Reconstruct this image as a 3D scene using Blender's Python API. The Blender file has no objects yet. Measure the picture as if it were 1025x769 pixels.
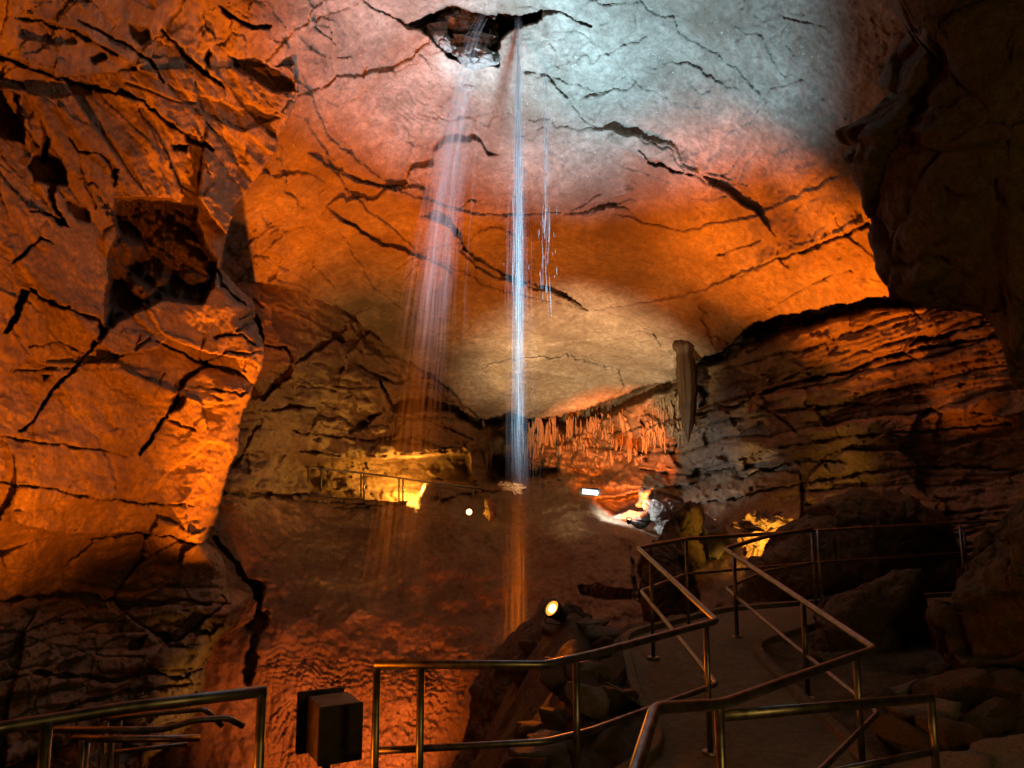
import bpy, bmesh, math, random
import numpy as np
from mathutils import Vector, Matrix

rng = np.random.default_rng(7)
random.seed(7)
scene = bpy.context.scene
COL = scene.collection
EYE = np.array([0.0, 0.0, 1.85])
PITCH = math.radians(8.0)
F = 773.0
CP, SP = math.cos(PITCH), math.sin(PITCH)

# ------------------------------------------------------------------ surveying helpers
def unproj(px, py, d):
    u = (np.asarray(px, float) - 512.0) / F
    v = (384.0 - np.asarray(py, float)) / F
    d = np.asarray(d, float)
    return np.stack([u * d + EYE[0], (CP - v * SP) * d + EYE[1], (SP + v * CP) * d + EYE[2]], -1)

def U(px, py, d):
    return Vector(unproj(px, py, d).tolist())

# ------------------------------------------------------------------ noise
def _h(ix, iy, iz, seed):
    h = (ix.astype(np.uint32) * np.uint32(374761393)) ^ (iy.astype(np.uint32) * np.uint32(668265263)) \
        ^ (iz.astype(np.uint32) * np.uint32(2147483647)) ^ np.uint32((seed * 974634777) & 0xffffffff)
    h ^= h >> np.uint32(13); h *= np.uint32(1274126177); h ^= h >> np.uint32(16)
    h *= np.uint32(2246822519); h ^= h >> np.uint32(15)
    return h

_G = np.random.default_rng(3).normal(size=(256, 3)); _G /= np.linalg.norm(_G, axis=1)[:, None]

def perlin(P, scale, seed=0):
    with np.errstate(over='ignore'):
        Q = P * scale + seed * 17.31
        I = np.floor(Q).astype(np.int64); Fr = Q - I
        W = Fr * Fr * Fr * (Fr * (Fr * 6 - 15) + 10)
        out = np.zeros(len(P))
        for dx in (0, 1):
            wx = W[:, 0] if dx else 1 - W[:, 0]
            for dy in (0, 1):
                wy = W[:, 1] if dy else 1 - W[:, 1]
                for dz in (0, 1):
                    wz = W[:, 2] if dz else 1 - W[:, 2]
                    g = _G[_h(I[:, 0] + dx, I[:, 1] + dy, I[:, 2] + dz, seed) & 255]
                    out += wx * wy * wz * (g[:, 0] * (Fr[:, 0] - dx) + g[:, 1] * (Fr[:, 1] - dy) + g[:, 2] * (Fr[:, 2] - dz))
        return out * 1.6

def fbm(P, scale, octv=4, seed=0, gain=0.5):
    o = np.zeros(len(P)); a = 1.0
    for k in range(octv):
        o += a * perlin(P, scale * 2 ** k, seed + k); a *= gain
    return o

def worley(P, seed=0):
    """F1, F2, cell hash, offset from the cell's point"""
    with np.errstate(over='ignore'):
        I = np.floor(P).astype(np.int64)
        n = len(P)
        f1 = np.full(n, 9.0); f2 = np.full(n, 9.0); cid = np.zeros(n, np.uint32); off = np.zeros((n, 3))
        for dx in (-1, 0, 1):
            for dy in (-1, 0, 1):
                for dz in (-1, 0, 1):
                    J = I + np.array([dx, dy, dz])
                    h = _h(J[:, 0], J[:, 1], J[:, 2], seed)
                    c = J + np.stack([(h & 1023) / 1023.0, ((h >> np.uint32(10)) & 1023) / 1023.0, ((h >> np.uint32(20)) & 1023) / 1023.0], -1) * .9 + .05
                    D = P - c
                    d = np.sqrt((D ** 2).sum(1))
                    m = d < f1
                    f2 = np.where(m, f1, np.minimum(f2, d))
                    f1 = np.where(m, d, f1); cid = np.where(m, h, cid)
                    off[m] = D[m]
        return f1, f2, cid, off

def rnd(cid, k):
    with np.errstate(over='ignore'):
        z = np.zeros_like(cid).astype(np.int64)
        return (_h(cid.astype(np.int64), z + k, z, 11) & 65535) / 65535.0

def sstep(a, b, x):
    t = np.clip((x - a) / (b - a), 0, 1)
    return t * t * (3 - 2 * t)

def facets(P, cell, amp, tilt, seed, warp=.35, sq=(1, 1, 1)):
    """blocky fractured rock: every block has its own offset and tilt"""
    Q = P / (cell * np.array(sq))
    W = np.stack([fbm(P, .9 / cell, 2, seed + 5), fbm(P, .9 / cell, 2, seed + 6), fbm(P, .9 / cell, 2, seed + 7)], -1)
    f1, f2, c, off = worley(Q + W * warp, seed)
    T = np.stack([rnd(c, 1), rnd(c, 2), rnd(c, 3)], -1) - .5
    return amp * (rnd(c, 4) - .5) * 2 + tilt * cell * (T * off).sum(1) * 2, f2 - f1, c

# ------------------------------------------------------------------ polygon tools on the survey grid
def resample(poly, closed=False):
    return np.array(poly + ([poly[0]] if closed else []), float)

def poly_dist(X, Y, pts):
    d = np.full(X.shape, 1e9); t_at = np.zeros(X.shape)
    L = 0; seg = []
    for a, b in zip(pts[:-1], pts[1:]):
        seg.append((a, b, L)); L += np.hypot(*(b[:2] - a[:2]))
    for a, b, l0 in seg:
        vx, vy = b[0] - a[0], b[1] - a[1]; ll = vx * vx + vy * vy + 1e-9
        t = np.clip(((X - a[0]) * vx + (Y - a[1]) * vy) / ll, 0, 1)
        dd = np.hypot(X - a[0] - t * vx, Y - a[1] - t * vy)
        m = dd < d
        d = np.where(m, dd, d); t_at = np.where(m, (l0 + t * math.sqrt(ll)) / max(L, 1e-6), t_at)
    return d, t_at

def inside(X, Y, poly):
    r = np.zeros(X.shape, bool); n = len(poly)
    for i in range(n):
        x0, y0 = poly[i]; x1, y1 = poly[(i + 1) % n]
        if y0 == y1: continue
        c = ((y0 > Y) != (y1 > Y)) & (X < (x1 - x0) * (Y - y0) / (y1 - y0) + x0)
        r ^= c
    return r

def rbf(pts, X, Y):
    p = np.array(pts, float); xy = p[:, :2] / 200.0; n = len(p)
    r = np.hypot(xy[:, None, 0] - xy[None, :, 0], xy[:, None, 1] - xy[None, :, 1])
    A = np.zeros((n + 3, n + 3)); A[:n, :n] = r + np.eye(n) * 0.02 * -1
    A[:n, n] = 1; A[:n, n + 1:] = xy; A[n, :n] = 1; A[n + 1:, :n] = xy.T
    w = np.linalg.solve(A, np.concatenate([p[:, 2], np.zeros(3)]))
    xs, ys = X / 200.0, Y / 200.0
    o = w[n] + w[n + 1] * xs + w[n + 2] * ys
    for i in range(n):
        o = o + w[i] * np.hypot(xs - xy[i, 0], ys - xy[i, 1])
    return o

# ------------------------------------------------------------------ the cave, surveyed on a grid of directions from the platform
def axis(lo, a, b, hi, step, m):
    l = a - (a - lo) * (np.linspace(1, 0, m + 1)[:-1] ** 1.6)
    h = b + (hi - b) * (np.linspace(0, 1, m + 1)[1:] ** 1.6)
    return np.concatenate([l, np.arange(a, b + .01, step), h])
STEP = 1.25
gx = axis(-420, -6, 1030, 1450, STEP, 50)
gy = axis(-420, -6, 774, 1250, STEP, 50)
GX, GY = np.meshgrid(gx, gy)
shape = GX.shape
X0, Y0 = GX.ravel(), GY.ravel()
PW = np.stack([X0, Y0, np.zeros_like(X0)], -1)
# ragged, natural outlines: survey lines wander by a few centimetres
X = X0 + 2.6 * fbm(PW, 1 / 22., 3, 31) + 1.0 * perlin(PW, 1 / 4.5, 41)
Y = Y0 + 2.6 * fbm(PW, 1 / 22., 3, 35) + 1.0 * perlin(PW, 1 / 4.5, 45)

dirZ = SP + (384.0 - Y0) / F * CP
dirY = CP - (384.0 - Y0) / F * SP

# -- ceiling: a great slab dipping away from the platform
den = np.maximum(dirZ + .39 * dirY, .12)
tC = 13.68 / den
ceil_fac = .5 + .5 * sstep(-60, 430, X) ** .8
tC = tC * ceil_fac * (1 - .31 * sstep(600, 960, X))
ceil_edge = [(-420, 330), (262, 345), (285, 352), (296, 372), (318, 352), (340, 335), (350, 345), (378, 375), (394, 404), (402, 400), (410, 397), (429, 398), (453, 406),
             (477, 420), (487, 418), (504, 413), (525, 417), (545, 418), (579, 411), (614, 399), (638, 389), (677, 379), (695, 360),
             (720, 352), (754, 324), (778, 317), (812, 310), (846, 302), (894, 295), (911, 300), (1000, 290), (1450, 200)]
ce = np.array(ceil_edge, float)
edge_y = np.interp(X, ce[:, 0], ce[:, 1])
below = Y - edge_y            # >0 : under the ceiling's lower lip

# -- left wall
L_pts = [(-420, -420, 5), (-420, 0, 4.6), (-200, 0, 5.4), (0, -200, 6.2), (0, 0, 8), (150, 0, 11.2), (290, 0, 13.6), (290, -420, 11), (150, -300, 8.5),
         (0, 150, 8.3), (150, 150, 10.8), (297, 95, 14.0), (270, 160, 13.7), (237, 205, 13.2), (0, 300, 8), (120, 260, 10.5), (219, 262, 12), (255, 310, 12.2),
         (262, 360, 12.2), (120, 380, 10.2), (235, 420, 12.4), (0, 480, 7.8), (100, 500, 10.1), (200, 525, 12.1),
         (0, 565, 9.0), (100, 570, 11.2), (215, 575, 13), (253, 600, 13.6), (100, 640, 10.8), (0, 650, 8.8), (205, 660, 12.6),
         (190, 730, 12.1), (60, 740, 9.5), (-420, 300, 4.6), (-420, 650, 5), (0, 1250, 6), (200, 1250, 9), (-420, 1250, 4)]
dL = rbf(L_pts, X, Y)
L_poly = [(-900, -900), (296, -900), (292, 0), (298, 95), (270, 160), (235, 205), (219, 268), (239, 288), (255, 303), (251, 318), (260, 329),
          (263, 353), (262, 370), (253, 383), (245, 405), (240, 425), (236, 452), (226, 479), (219, 513), (205, 544), (222, 558), (228, 588),
          (253, 595), (246, 612), (236, 626), (215, 643), (205, 670), (205, 698), (191, 728), (150, 760), (120, 1500), (-900, 1500)]
inL = inside(X, Y, L_poly)
eL, _ = poly_dist(X, Y, resample(L_poly, True))
roll = sstep(220, 290, Y)
e = np.clip(eL / 16.0, 0, 1)
dL = dL + 1.5 * roll * (1 - np.sqrt(np.clip(1 - (1 - e) ** 2, 0, 1)))
dL = np.where(inL, dL, 99)

# -- right wall: beds of limestone
uR = (X - 512.0) / F
dR = (8.8 + 5.04) / np.maximum(uR + .36, .2)
dR = dR + 2.0 * sstep(520, 440, Y) * 0 - sstep(470, 620, Y) * 2.0
dR = np.where((X > 560) & ((below > 0) | (X > 1010)), dR, 99)

# -- back wall, gallery, mud bank and flowstone
B_pts = [(230, 300, 17.5), (262, 350, 18), (300, 370, 19.2), (300, 420, 19.8), (240, 420, 18.5), (230, 500, 18), (300, 480, 22), (340, 400, 22),
         (390, 410, 24.6), (440, 420, 25.5), (490, 430, 29), (550, 430, 30), (620, 430, 28.5), (400, 460, 25.5), (440, 470, 26), (500, 470, 30), (600, 470, 27), (680, 470, 24), (740, 470, 21),
         (350, 510, 22.5), (300, 530, 20.5), (240, 560, 18), (400, 515, 22.5), (450, 515, 22), (520, 512, 22), (580, 505, 21), (640, 535, 19.5), (690, 565, 17.5), (760, 560, 16),
         (400, 570, 19.5), (480, 570, 19), (560, 570, 18), (560, 535, 19.2), (600, 545, 18.0), (630, 578, 16.3), (300, 600, 17.5), (350, 620, 17.2), (420, 620, 17.5), (500, 610, 17.5),
         (560, 610, 16.5), (280, 650, 16), (350, 680, 16), (420, 680, 15.8), (500, 680, 15), (300, 769, 15), (450, 769, 14.5), (600, 700, 14), (700, 650, 14),
         (900, 560, 14), (900, 700, 13), (400, 1250, 11), (700, 1250, 11), (200, 1250, 12), (150, 600, 16), (150, 400, 17), (800, 470, 19)]
dB = rbf(B_pts, X, Y)
dB = np.where((X > 130) & (X < 800), dB, 98)

tCm = np.where(below > 0, 97.0, tC)
stack = np.stack([tCm, dL, dR, dB], 0)
lab = stack.argmin(0)
D = stack.min(0)
D = np.minimum(D, 32)

P = unproj(X0, Y0, D)
isC, isL, isR, isB = (lab == 0), (lab == 1), (lab == 2), (lab == 3)
disp = np.zeros(len(P))

# the beds lean: bedding height used for terraces
def strata(P, thick, seed, dip=(0, 0)):
    h = P[:, 2] + dip[0] * P[:, 0] + dip[1] * P[:, 1] + (.15 if seed in (80, 90) else .28) * fbm(P, .35, 3, seed) + .04 * fbm(P, 1.7, 2, seed + 9)
    h = h + .45 * perlin(np.stack([h * 2.2, h * 0, h * 0], -1), 1.0 / (thick * 6), seed + 3)
    k = np.floor(h / thick); fr = h / thick - k
    with np.errstate(over='ignore'):
        z = np.zeros(len(P), np.int64)
        # bed offset varies slowly sideways and breaks off in blocks
        blk = np.floor((P[:, 0] * .55 + P[:, 1] * .35 + .5 * perlin(P, .6, seed + 4)) / 1.1 + ((_h(k.astype(np.int64), z, z, seed) & 255) / 255.0))
        r1 = (_h(k.astype(np.int64), z, z, seed + 1) & 65535) / 65535.0 - .5
        r2 = (_h(k.astype(np.int64), blk.astype(np.int64), z, seed + 2) & 65535) / 65535.0 - .5
    joint = np.minimum(fr, 1 - fr) * thick
    return r1 + .7 * r2, joint

# left wall blocks
Pl = P[isL]
Ps = Pl.copy(); Ps[:, 2] += .38 * (Pl[:, 1] - 8) * sstep(430, 330, Y[isL])
a, ed, cid = facets(Ps, 2.1, .17, .20, 2, warp=.10, sq=(1.3, 1.3, .62))
b, ed2, cid2 = facets(Ps, .70, .05, .17, 9, warp=.10, sq=(1.5, 1.5, .55))
b3, ed3, _ = facets(Ps, .24, .018, .16, 14, warp=.12, sq=(1.4, 1.4, .6))
gate = sstep(-.1, .25, fbm(Pl, .8, 2, 71))
low = sstep(515, 560, Y[isL])
up = sstep(260, 120, Y[isL])
wl = a * (1 + .7 * up) + b * (.22 + .8 * up + 1.1 * low + .35 * gate) + b3 * (.18 + .5 * gate * up + .35 * gate + .8 * low) + .08 * fbm(Pl, .5, 3, 3) + .020 * fbm(Pl, 3.0, 5, 12, .6)
crk = sstep(.020, .006, ed) * (rnd(cid, 7) > .5) * .16 * np.clip(up + low, 0, 1) + sstep(.05, .015, ed2) * (rnd(cid2, 7) > .6) * .10 * (up + low) * gate
st, jt = strata(Pl, .34, 60)
wl = wl + low * (st * .22 + .07 * np.exp(-(jt / .03) ** 2) + .16 * fbm(Pl, 1.0, 4, 68)) + (1 - low) * .06 * fbm(Pl, 1.2, 3, 66) * (.4 + up)
disp[isL] = wl + crk
# ceiling: broad undulations, thin scaled-off layers, fine pitting
Pc = P[isC]
n1 = fbm(Pc, .22, 3, 20)
tz = (fbm(Pc * np.array([1, 1, .4]), .35, 4, 24) + .12 * n1) / .16
tr = np.floor(tz); fr = tz - tr
ter = (tr + sstep(.90, 1.0, fr)) * .16
side = sstep(430, 250, X[isC])
ap, edp, cidp = facets(Pc, 1.5, .10, .14, 77, sq=(1.6, 1.2, .6))
gc = sstep(.0, .5, fbm(Pc, .28, 2, 33))
rad_ = np.hypot(Pc[:, 0] * 1.15 - .6, (Pc[:, 1] - 28.0)) + 1.5 * fbm(Pc, .16, 2, 210) + .55 * fbm(Pc, .6, 4, 213, .55)
def nest(period, h, seed):
    q = rad_ / period + .35 * perlin(Pc, .12, seed); k = np.floor(q); f = q - k
    with np.errstate(over='ignore'):
        z = np.zeros(len(Pc), np.int64); hr = (_h(k.astype(np.int64), z, z, seed) & 255) / 255.0
    g = sstep(-.15, .35, fbm(Pc + 40 * hr[:, None], .22, 3, seed + 1))
    return h * (1 - f) * g * (.4 + .9 * hr)
nest_d = nest(3.1, .28, 220) + nest(1.15, .08, 230)
ac, edc, cidc = facets(Pc, .55, .018, .05, 79, warp=.2, sq=(1.5, 1.5, .6))
disp[isC] = .50 * n1 + nest_d + ter * (.05 + .22 * gc) + ac * 1.4 * (.5 + gc + 1.5 * side) + .03 * fbm(Pc, 2.2, 5, 27, .6) + side * ap * .9 + .012 * fbm(Pc, 11., 3, 28, .6) \
    + sstep(.03, .01, edc) * (rnd(cidc, 6) > .8) * .05 * (.3 + gc + side)
# right wall beds
Pr = P[isR]
st, jt = strata(Pr, .52, 80, (-.02, .03))
st2, jt2 = strata(Pr, .19, 90, (-.02, .03))
ar, edr, cidr = facets(Pr, 1.6, .18, .16, 85, sq=(1.6, 1.6, .6))
br, _, _ = facets(Pr, .5, .05, .15, 87, warp=.15, sq=(1.8, 1.8, .5))
gr = sstep(-.3, .4, fbm(Pr, .3, 3, 97))
disp[isR] = st * (.25 + .6 * gr) + st2 * .14 * gr + br * 1.8 + ar * 1.9 + .10 * fbm(Pr, 1.0, 4, 83) + .16 * np.exp(-(jt / .05) ** 2) + .03 * fbm(Pr, 6, 3, 88) + .06 * np.exp(-(jt2 / .03) ** 2)
# back wall
Pb = P[isB]; yb = Y[isB]; xb = X[isB]
st, jt = strata(Pb, .42, 100)
st2, jt2 = strata(Pb, .16, 105)
up = sstep(515, 480, yb)
ab, edb, cidb = facets(Pb, 1.3, .14, .16, 110, sq=(1.5, 1.5, .6))
mud = (1 - up)
flow = sstep(612, 675, yb) * sstep(520, 470, xb) * sstep(245, 285, xb)
curt = sstep(408, 425, yb) * sstep(500, 470, yb) * sstep(465, 485, xb) * sstep(690, 665, xb)
drap = np.abs(perlin(np.stack([Pb[:, 0] * 3.2 + .5 * perlin(Pb, .8, 151), Pb[:, 1] * .5, Pb[:, 2] * .25], -1), 1.0, 150))
# flowstone: rimmed draperies with fluting
hz = Pb[:, 2] + .34 * fbm(Pb, .6, 3, 120) + .24 * fbm(Pb * np.array([1, 1, .6]), 1.7, 4, 124, .6)
fz = hz / (.17 + .12 * sstep(690, 640, yb)); fk = fz - np.floor(fz)
flute = np.abs(perlin(np.stack([Pb[:, 0] * 9 + .4 * perlin(Pb, 1.2, 131), Pb[:, 1] * 2, Pb[:, 2] * .35], -1), 1.0, 130))
rim = -(fk ** 3) * .085 * np.clip(.8 + 1.2 * fbm(Pb, 1.1, 3, 127), .1, 1.7)
bb, _, _ = facets(Pb, .5, .05, .15, 113, warp=.15, sq=(1.8, 1.8, .5))
gb = sstep(-.2, .4, fbm(Pb, .4, 3, 117))
disp[isB] = up * (st * (.15 + .5 * gb) + st2 * .12 * gb + ab * 1.5 + bb + .10 * gb * np.exp(-(jt / .05) ** 2)) + .09 * fbm(Pb, .9, 4, 103) * (1 + mud) + .02 * fbm(Pb, 7, 3, 104) \
    + curt * .9 * drap + flow * (rim + .13 * flute * (fk > .15)) + mud * (1 - flow) * .10 * np.abs(perlin(np.stack([Pb[:, 0] * 2.2, Pb[:, 1], Pb[:, 2] * .25], -1), 1., 140))

# -- traced joints, slots and ledges (path, half-width, depth); everything is really cut into the rock
def crack(pts, w, depth, only=None):
    global disp
    p = resample([q[:2] for q in pts]); ws = np.array([q[2] if len(q) > 2 else w for q in pts], float) * (.82 if only is isC else 1)
    lo = p.min(0) - 12; hi = p.max(0) + 12
    m = (X > lo[0]) & (X < hi[0]) & (Y > lo[1]) & (Y < hi[1])
    if only is not None: m &= only
    d, t = poly_dist(X[m], Y[m], p)
    ll = np.concatenate([[0], np.cumsum(np.hypot(*(p[1:] - p[:-1]).T))]); ll /= ll[-1]
    ww = np.interp(t, ll, ws) * np.clip(.95 + 1.1 * fbm(PW[m], 1 / 16., 3, 52), .25, 1.9)
    disp[m] += depth * np.clip(ww / 1.2, .35, 1) * sstep(1.05, .4, d / np.maximum(ww, .95))

def recess(poly, depth, soft=4, only=None, rough=.0):
    global disp
    p = np.array(poly, float); lo = p.min(0) - 8; hi = p.max(0) + 8
    m = (X > lo[0]) & (X < hi[0]) & (Y > lo[1]) & (Y < hi[1])
    if only is not None: m &= only
    xs, ys = X[m], Y[m]
    ins = inside(xs, ys, poly); d, _ = poly_dist(xs, ys, resample(poly, True))
    disp[m] += np.where(ins, depth * sstep(0, soft, d), 0) * (1 + (rough * fbm(P[m], 2.5, 3, 200) if rough else 0))

def ledge(pts, h, ext, sgn=1):
    """the side to the right of the travelled line (sgn=1) stands h proud, dying out over ext"""
    global disp
    p = resample([q[:2] for q in pts])
    lo = p.min(0) - ext * 2.5; hi = p.max(0) + ext * 2.5
    m = (X > lo[0]) & (X < hi[0]) & (Y > lo[1]) & (Y < hi[1])
    xs, ys = X[m], Y[m]
    best = np.full(xs.shape, 1e9); sd = np.zeros(xs.shape); tt = np.zeros(xs.shape)
    n = len(p) - 1
    for i in range(n):
        a_, b_ = p[i], p[i + 1]; v = b_ - a_; l2 = (v ** 2).sum() + 1e-9
        t = np.clip(((xs - a_[0]) * v[0] + (ys - a_[1]) * v[1]) / l2, 0, 1)
        dd = np.hypot(xs - a_[0] - t * v[0], ys - a_[1] - t * v[1])
        s = np.sign(v[0] * (ys - a_[1]) - v[1] * (xs - a_[0]))
        mm = dd < best
        best = np.where(mm, dd, best); sd = np.where(mm, s, sd); tt = np.where(mm, (i + t) / n, tt)
    fade = sstep(0, .1, tt) * sstep(1, .9, tt)
    disp[m] -= np.where(sd * sgn > 0, h * np.exp(-best / ext) * fade, 0)

lw = isL | isC
# upper left slots
for poly, dp in [
    ([(217, 2), (239, 19), (272, 25), (271, 31), (246, 28), (221, 13)], .5),
    ([(231, 56), (253, 57), (294, 79), (296, 92), (274, 92), (233, 70)], .55),
    ([(0, 88), (20, 95), (24, 120), (26, 146), (10, 141), (-20, 130), (-20, 85)], .9),
    ([(44, 122), (51, 146), (68, 170), (66, 186), (34, 182), (27, 164), (41, 150)], .8),
    ([(-20, 50), (0, 55), (55, 74), (56, 80), (92, 84), (92, 95), (52, 98), (20, 92), (-20, 84)], .35),
    ([(128, 22), (150, 28), (152, 40), (142, 47), (130, 34)], .5),
    ([(88, 56), (104, 53), (108, 60), (92, 64)], .4),
    ([(68, 200), (82, 204), (92, 212), (90, 224), (78, 222), (68, 212)], .35),
    ([(20, 286), (28, 291), (22, 315), (7, 336), (2, 332), (15, 316)], .9),
    ([(170, 145), (190, 142), (186, 152), (172, 152)], .5),
    ([(208, 47), (213, 55), (209, 70), (205, 60)], .5),
    ([(108, 160), (121, 172), (116, 185), (112, 176)], .5),
    ([(164, 82), (200, 95), (245, 108), (284, 119), (245, 131), (215, 123), (190, 110)], .22),
    ([(20, 17), (76, 30), (80, 45), (50, 46), (18, 36)], .2),
    ([(178, 388), (186, 396), (180, 412), (168, 414)], .5),
    ([(40, 375), (52, 374), (42, 384)], .5), ([(19, 430), (31, 424), (26, 432)], .5), ([(139, 450), (147, 443), (143, 454)], .5),
    ([(150, 632), (168, 630), (172, 642), (156, 646)], .45), ([(190, 630), (206, 628), (214, 634), (196, 638)], .5), ([(128, 640), (148, 636), (140, 652), (126, 652)], .4)]:
    recess(poly, dp, 2.2, lw)
# the big square hollow
HOLLOW = [(113, 197), (150, 196), (198, 205), (197, 219), (205, 240), (217, 262), (215, 285), (207, 300), (202, 306), (162, 302), (133, 315),
        (112, 328), (103, 331), (105, 300), (107, 260), (115, 235), (112, 220)]
recess(HOLLOW, .75, 7, lw, rough=.9)
for pts, w, dp in [
    ([(14, 20, 1), (30, 19, 2.6), (68, 27, 3), (86, 38, 2.6), (116, 56, 1.5)], 2, .4),
    ([(0, 57, 3), (55, 76, 3), (116, 94, 2.5), (121, 90, 4), (144, 104, 2), (171, 125, 3), (192, 137, 4.5), (213, 150, 1)], 3, .5),
    ([(162, 30, 1), (185, 55, 2.4), (205, 72, 2.6), (224, 88, 1)], 2, .45),
    ([(180, 52, 1), (200, 66, 2.5), (215, 84, 1)], 2, .4), ([(78, 20, 1), (120, 42, 2.4), (150, 60, 1.6), (163, 82, 1)], 2, .35),
    ([(51, 185, 4), (55, 209, 3), (68, 226, 1)], 3, .6), ([(31, 212, 2), (50, 217, 4), (66, 224, 2)], 3, .5), ([(42, 120, 1), (47, 140, 3), (44, 160, 3)], 3, .5),
    ([(14, 263, 1), (28, 250, 2), (41, 236, 2), (52, 244, 1)], 1.6, .4),
    ([(69, 140, 1), (80, 150, 1.6), (102, 155, 1.6), (119, 171, 2.5), (113, 186, 1)], 1.5, .35), ([(80, 150, 1), (83, 180, 1.2), (96, 208, 1)], 1, .2),
    ([(29, 288, 1), (41, 300, 2.6), (68, 308, 2), (99, 322, 2.6), (103, 330, 3.5), (92, 349, 2), (75, 366, 2.5), (51, 394, 1.4), (31, 424, 1.8), (19, 431, 1)], 2, .5),
    ([(157, 343, 1.2), (185, 356, 1.6), (205, 364, 2.4), (233, 373, 2.2), (252, 383, 1.4)], 2, .45),
    ([(207, 366, 2.6), (188, 378, 2.6), (180, 387, 3.4), (176, 400, 4), (168, 414, 2.2), (154, 435, 1.4), (140, 455, 2)], 2.4, .55),
    ([(193, 387, 1), (215, 389, 1.7), (240, 394, 1.4), (252, 383, 1)], 1.5, .3),
    ([(205, 362, 1), (228, 352, 1), (250, 354, 1.6), (262, 352, 1)], 1.2, .3), ([(215, 337, 1), (228, 334, 2.2), (240, 334, 1), (254, 346, 1.4)], 1.6, .35),
    ([(240, 318, 1), (252, 310, 1.4)], 1.3, .3), ([(246, 352, 1), (245, 372, 1)], 1, .2), ([(236, 330, 1), (252, 322, 1.8)], 1.2, .3),
    ([(164, 418, 1), (180, 425, 1), (196, 430, 1)], 1, .2), ([(220, 398, 1), (180, 387, 1)], 1, .12),
    ([(0, 482, 1), (68, 493, 1.8), (137, 503, 1.6), (192, 506, 1)], 1.4, .25), ([(0, 435, 1), (44, 443, 1.4), (127, 455, 1)], 1.2, .2),
    ([(140, 335, 1), (136, 350, 1.2), (150, 340, 1)], 1, .2), ([(205, 365, 1), (200, 356, 1), (206, 334, 1)], 1, .2), ([(200, 300, 1), (216, 270, 1.6), (222, 285, 2.4), (245, 306, 1.2)], 1.6, .35),
    ([(155, 395, .8), (166, 372, 1)], .8, .15), ([(95, 360, 1), (60, 340, 1), (30, 348, 1)], 1, .18), ([(10, 370, 1), (75, 366, 1), (120, 356, 1)], 1, .18),
    ([(90, 540, 1), (140, 533, 2.2), (178, 538, 2.2), (205, 545, 1.5)], 2, .35), ([(0, 600, 2), (60, 595, 5), (120, 604, 5), (190, 600, 2.6), (210, 605, 1)], 3, .35),
    ([(0, 680, 1), (40, 672, 3), (110, 680, 2), (150, 672, 3.5), (175, 678, 3), (205, 668, 1.5)], 2.6, .4), ([(60, 710, 1), (130, 690, 3), (200, 684, 1.6)], 2, .3)]:
    crack(pts, w, dp, lw)
ledge([(253, 383), (239, 411), (222, 428), (205, 470), (185, 507), (190, 540)], .55, 60, 1)
ledge([(0, 520), (60, 533), (140, 533), (178, 538), (205, 545)], .5, 60, -1)
ledge([(0, 57), (55, 76), (116, 94), (171, 125), (213, 150)], .25, 30, -1)
ledge([(20, 18), (68, 27), (116, 56), (163, 82)], .2, 20, -1)
ledge([(162, 30), (205, 72), (250, 100), (290, 118)], .22, 25, -1)

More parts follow.
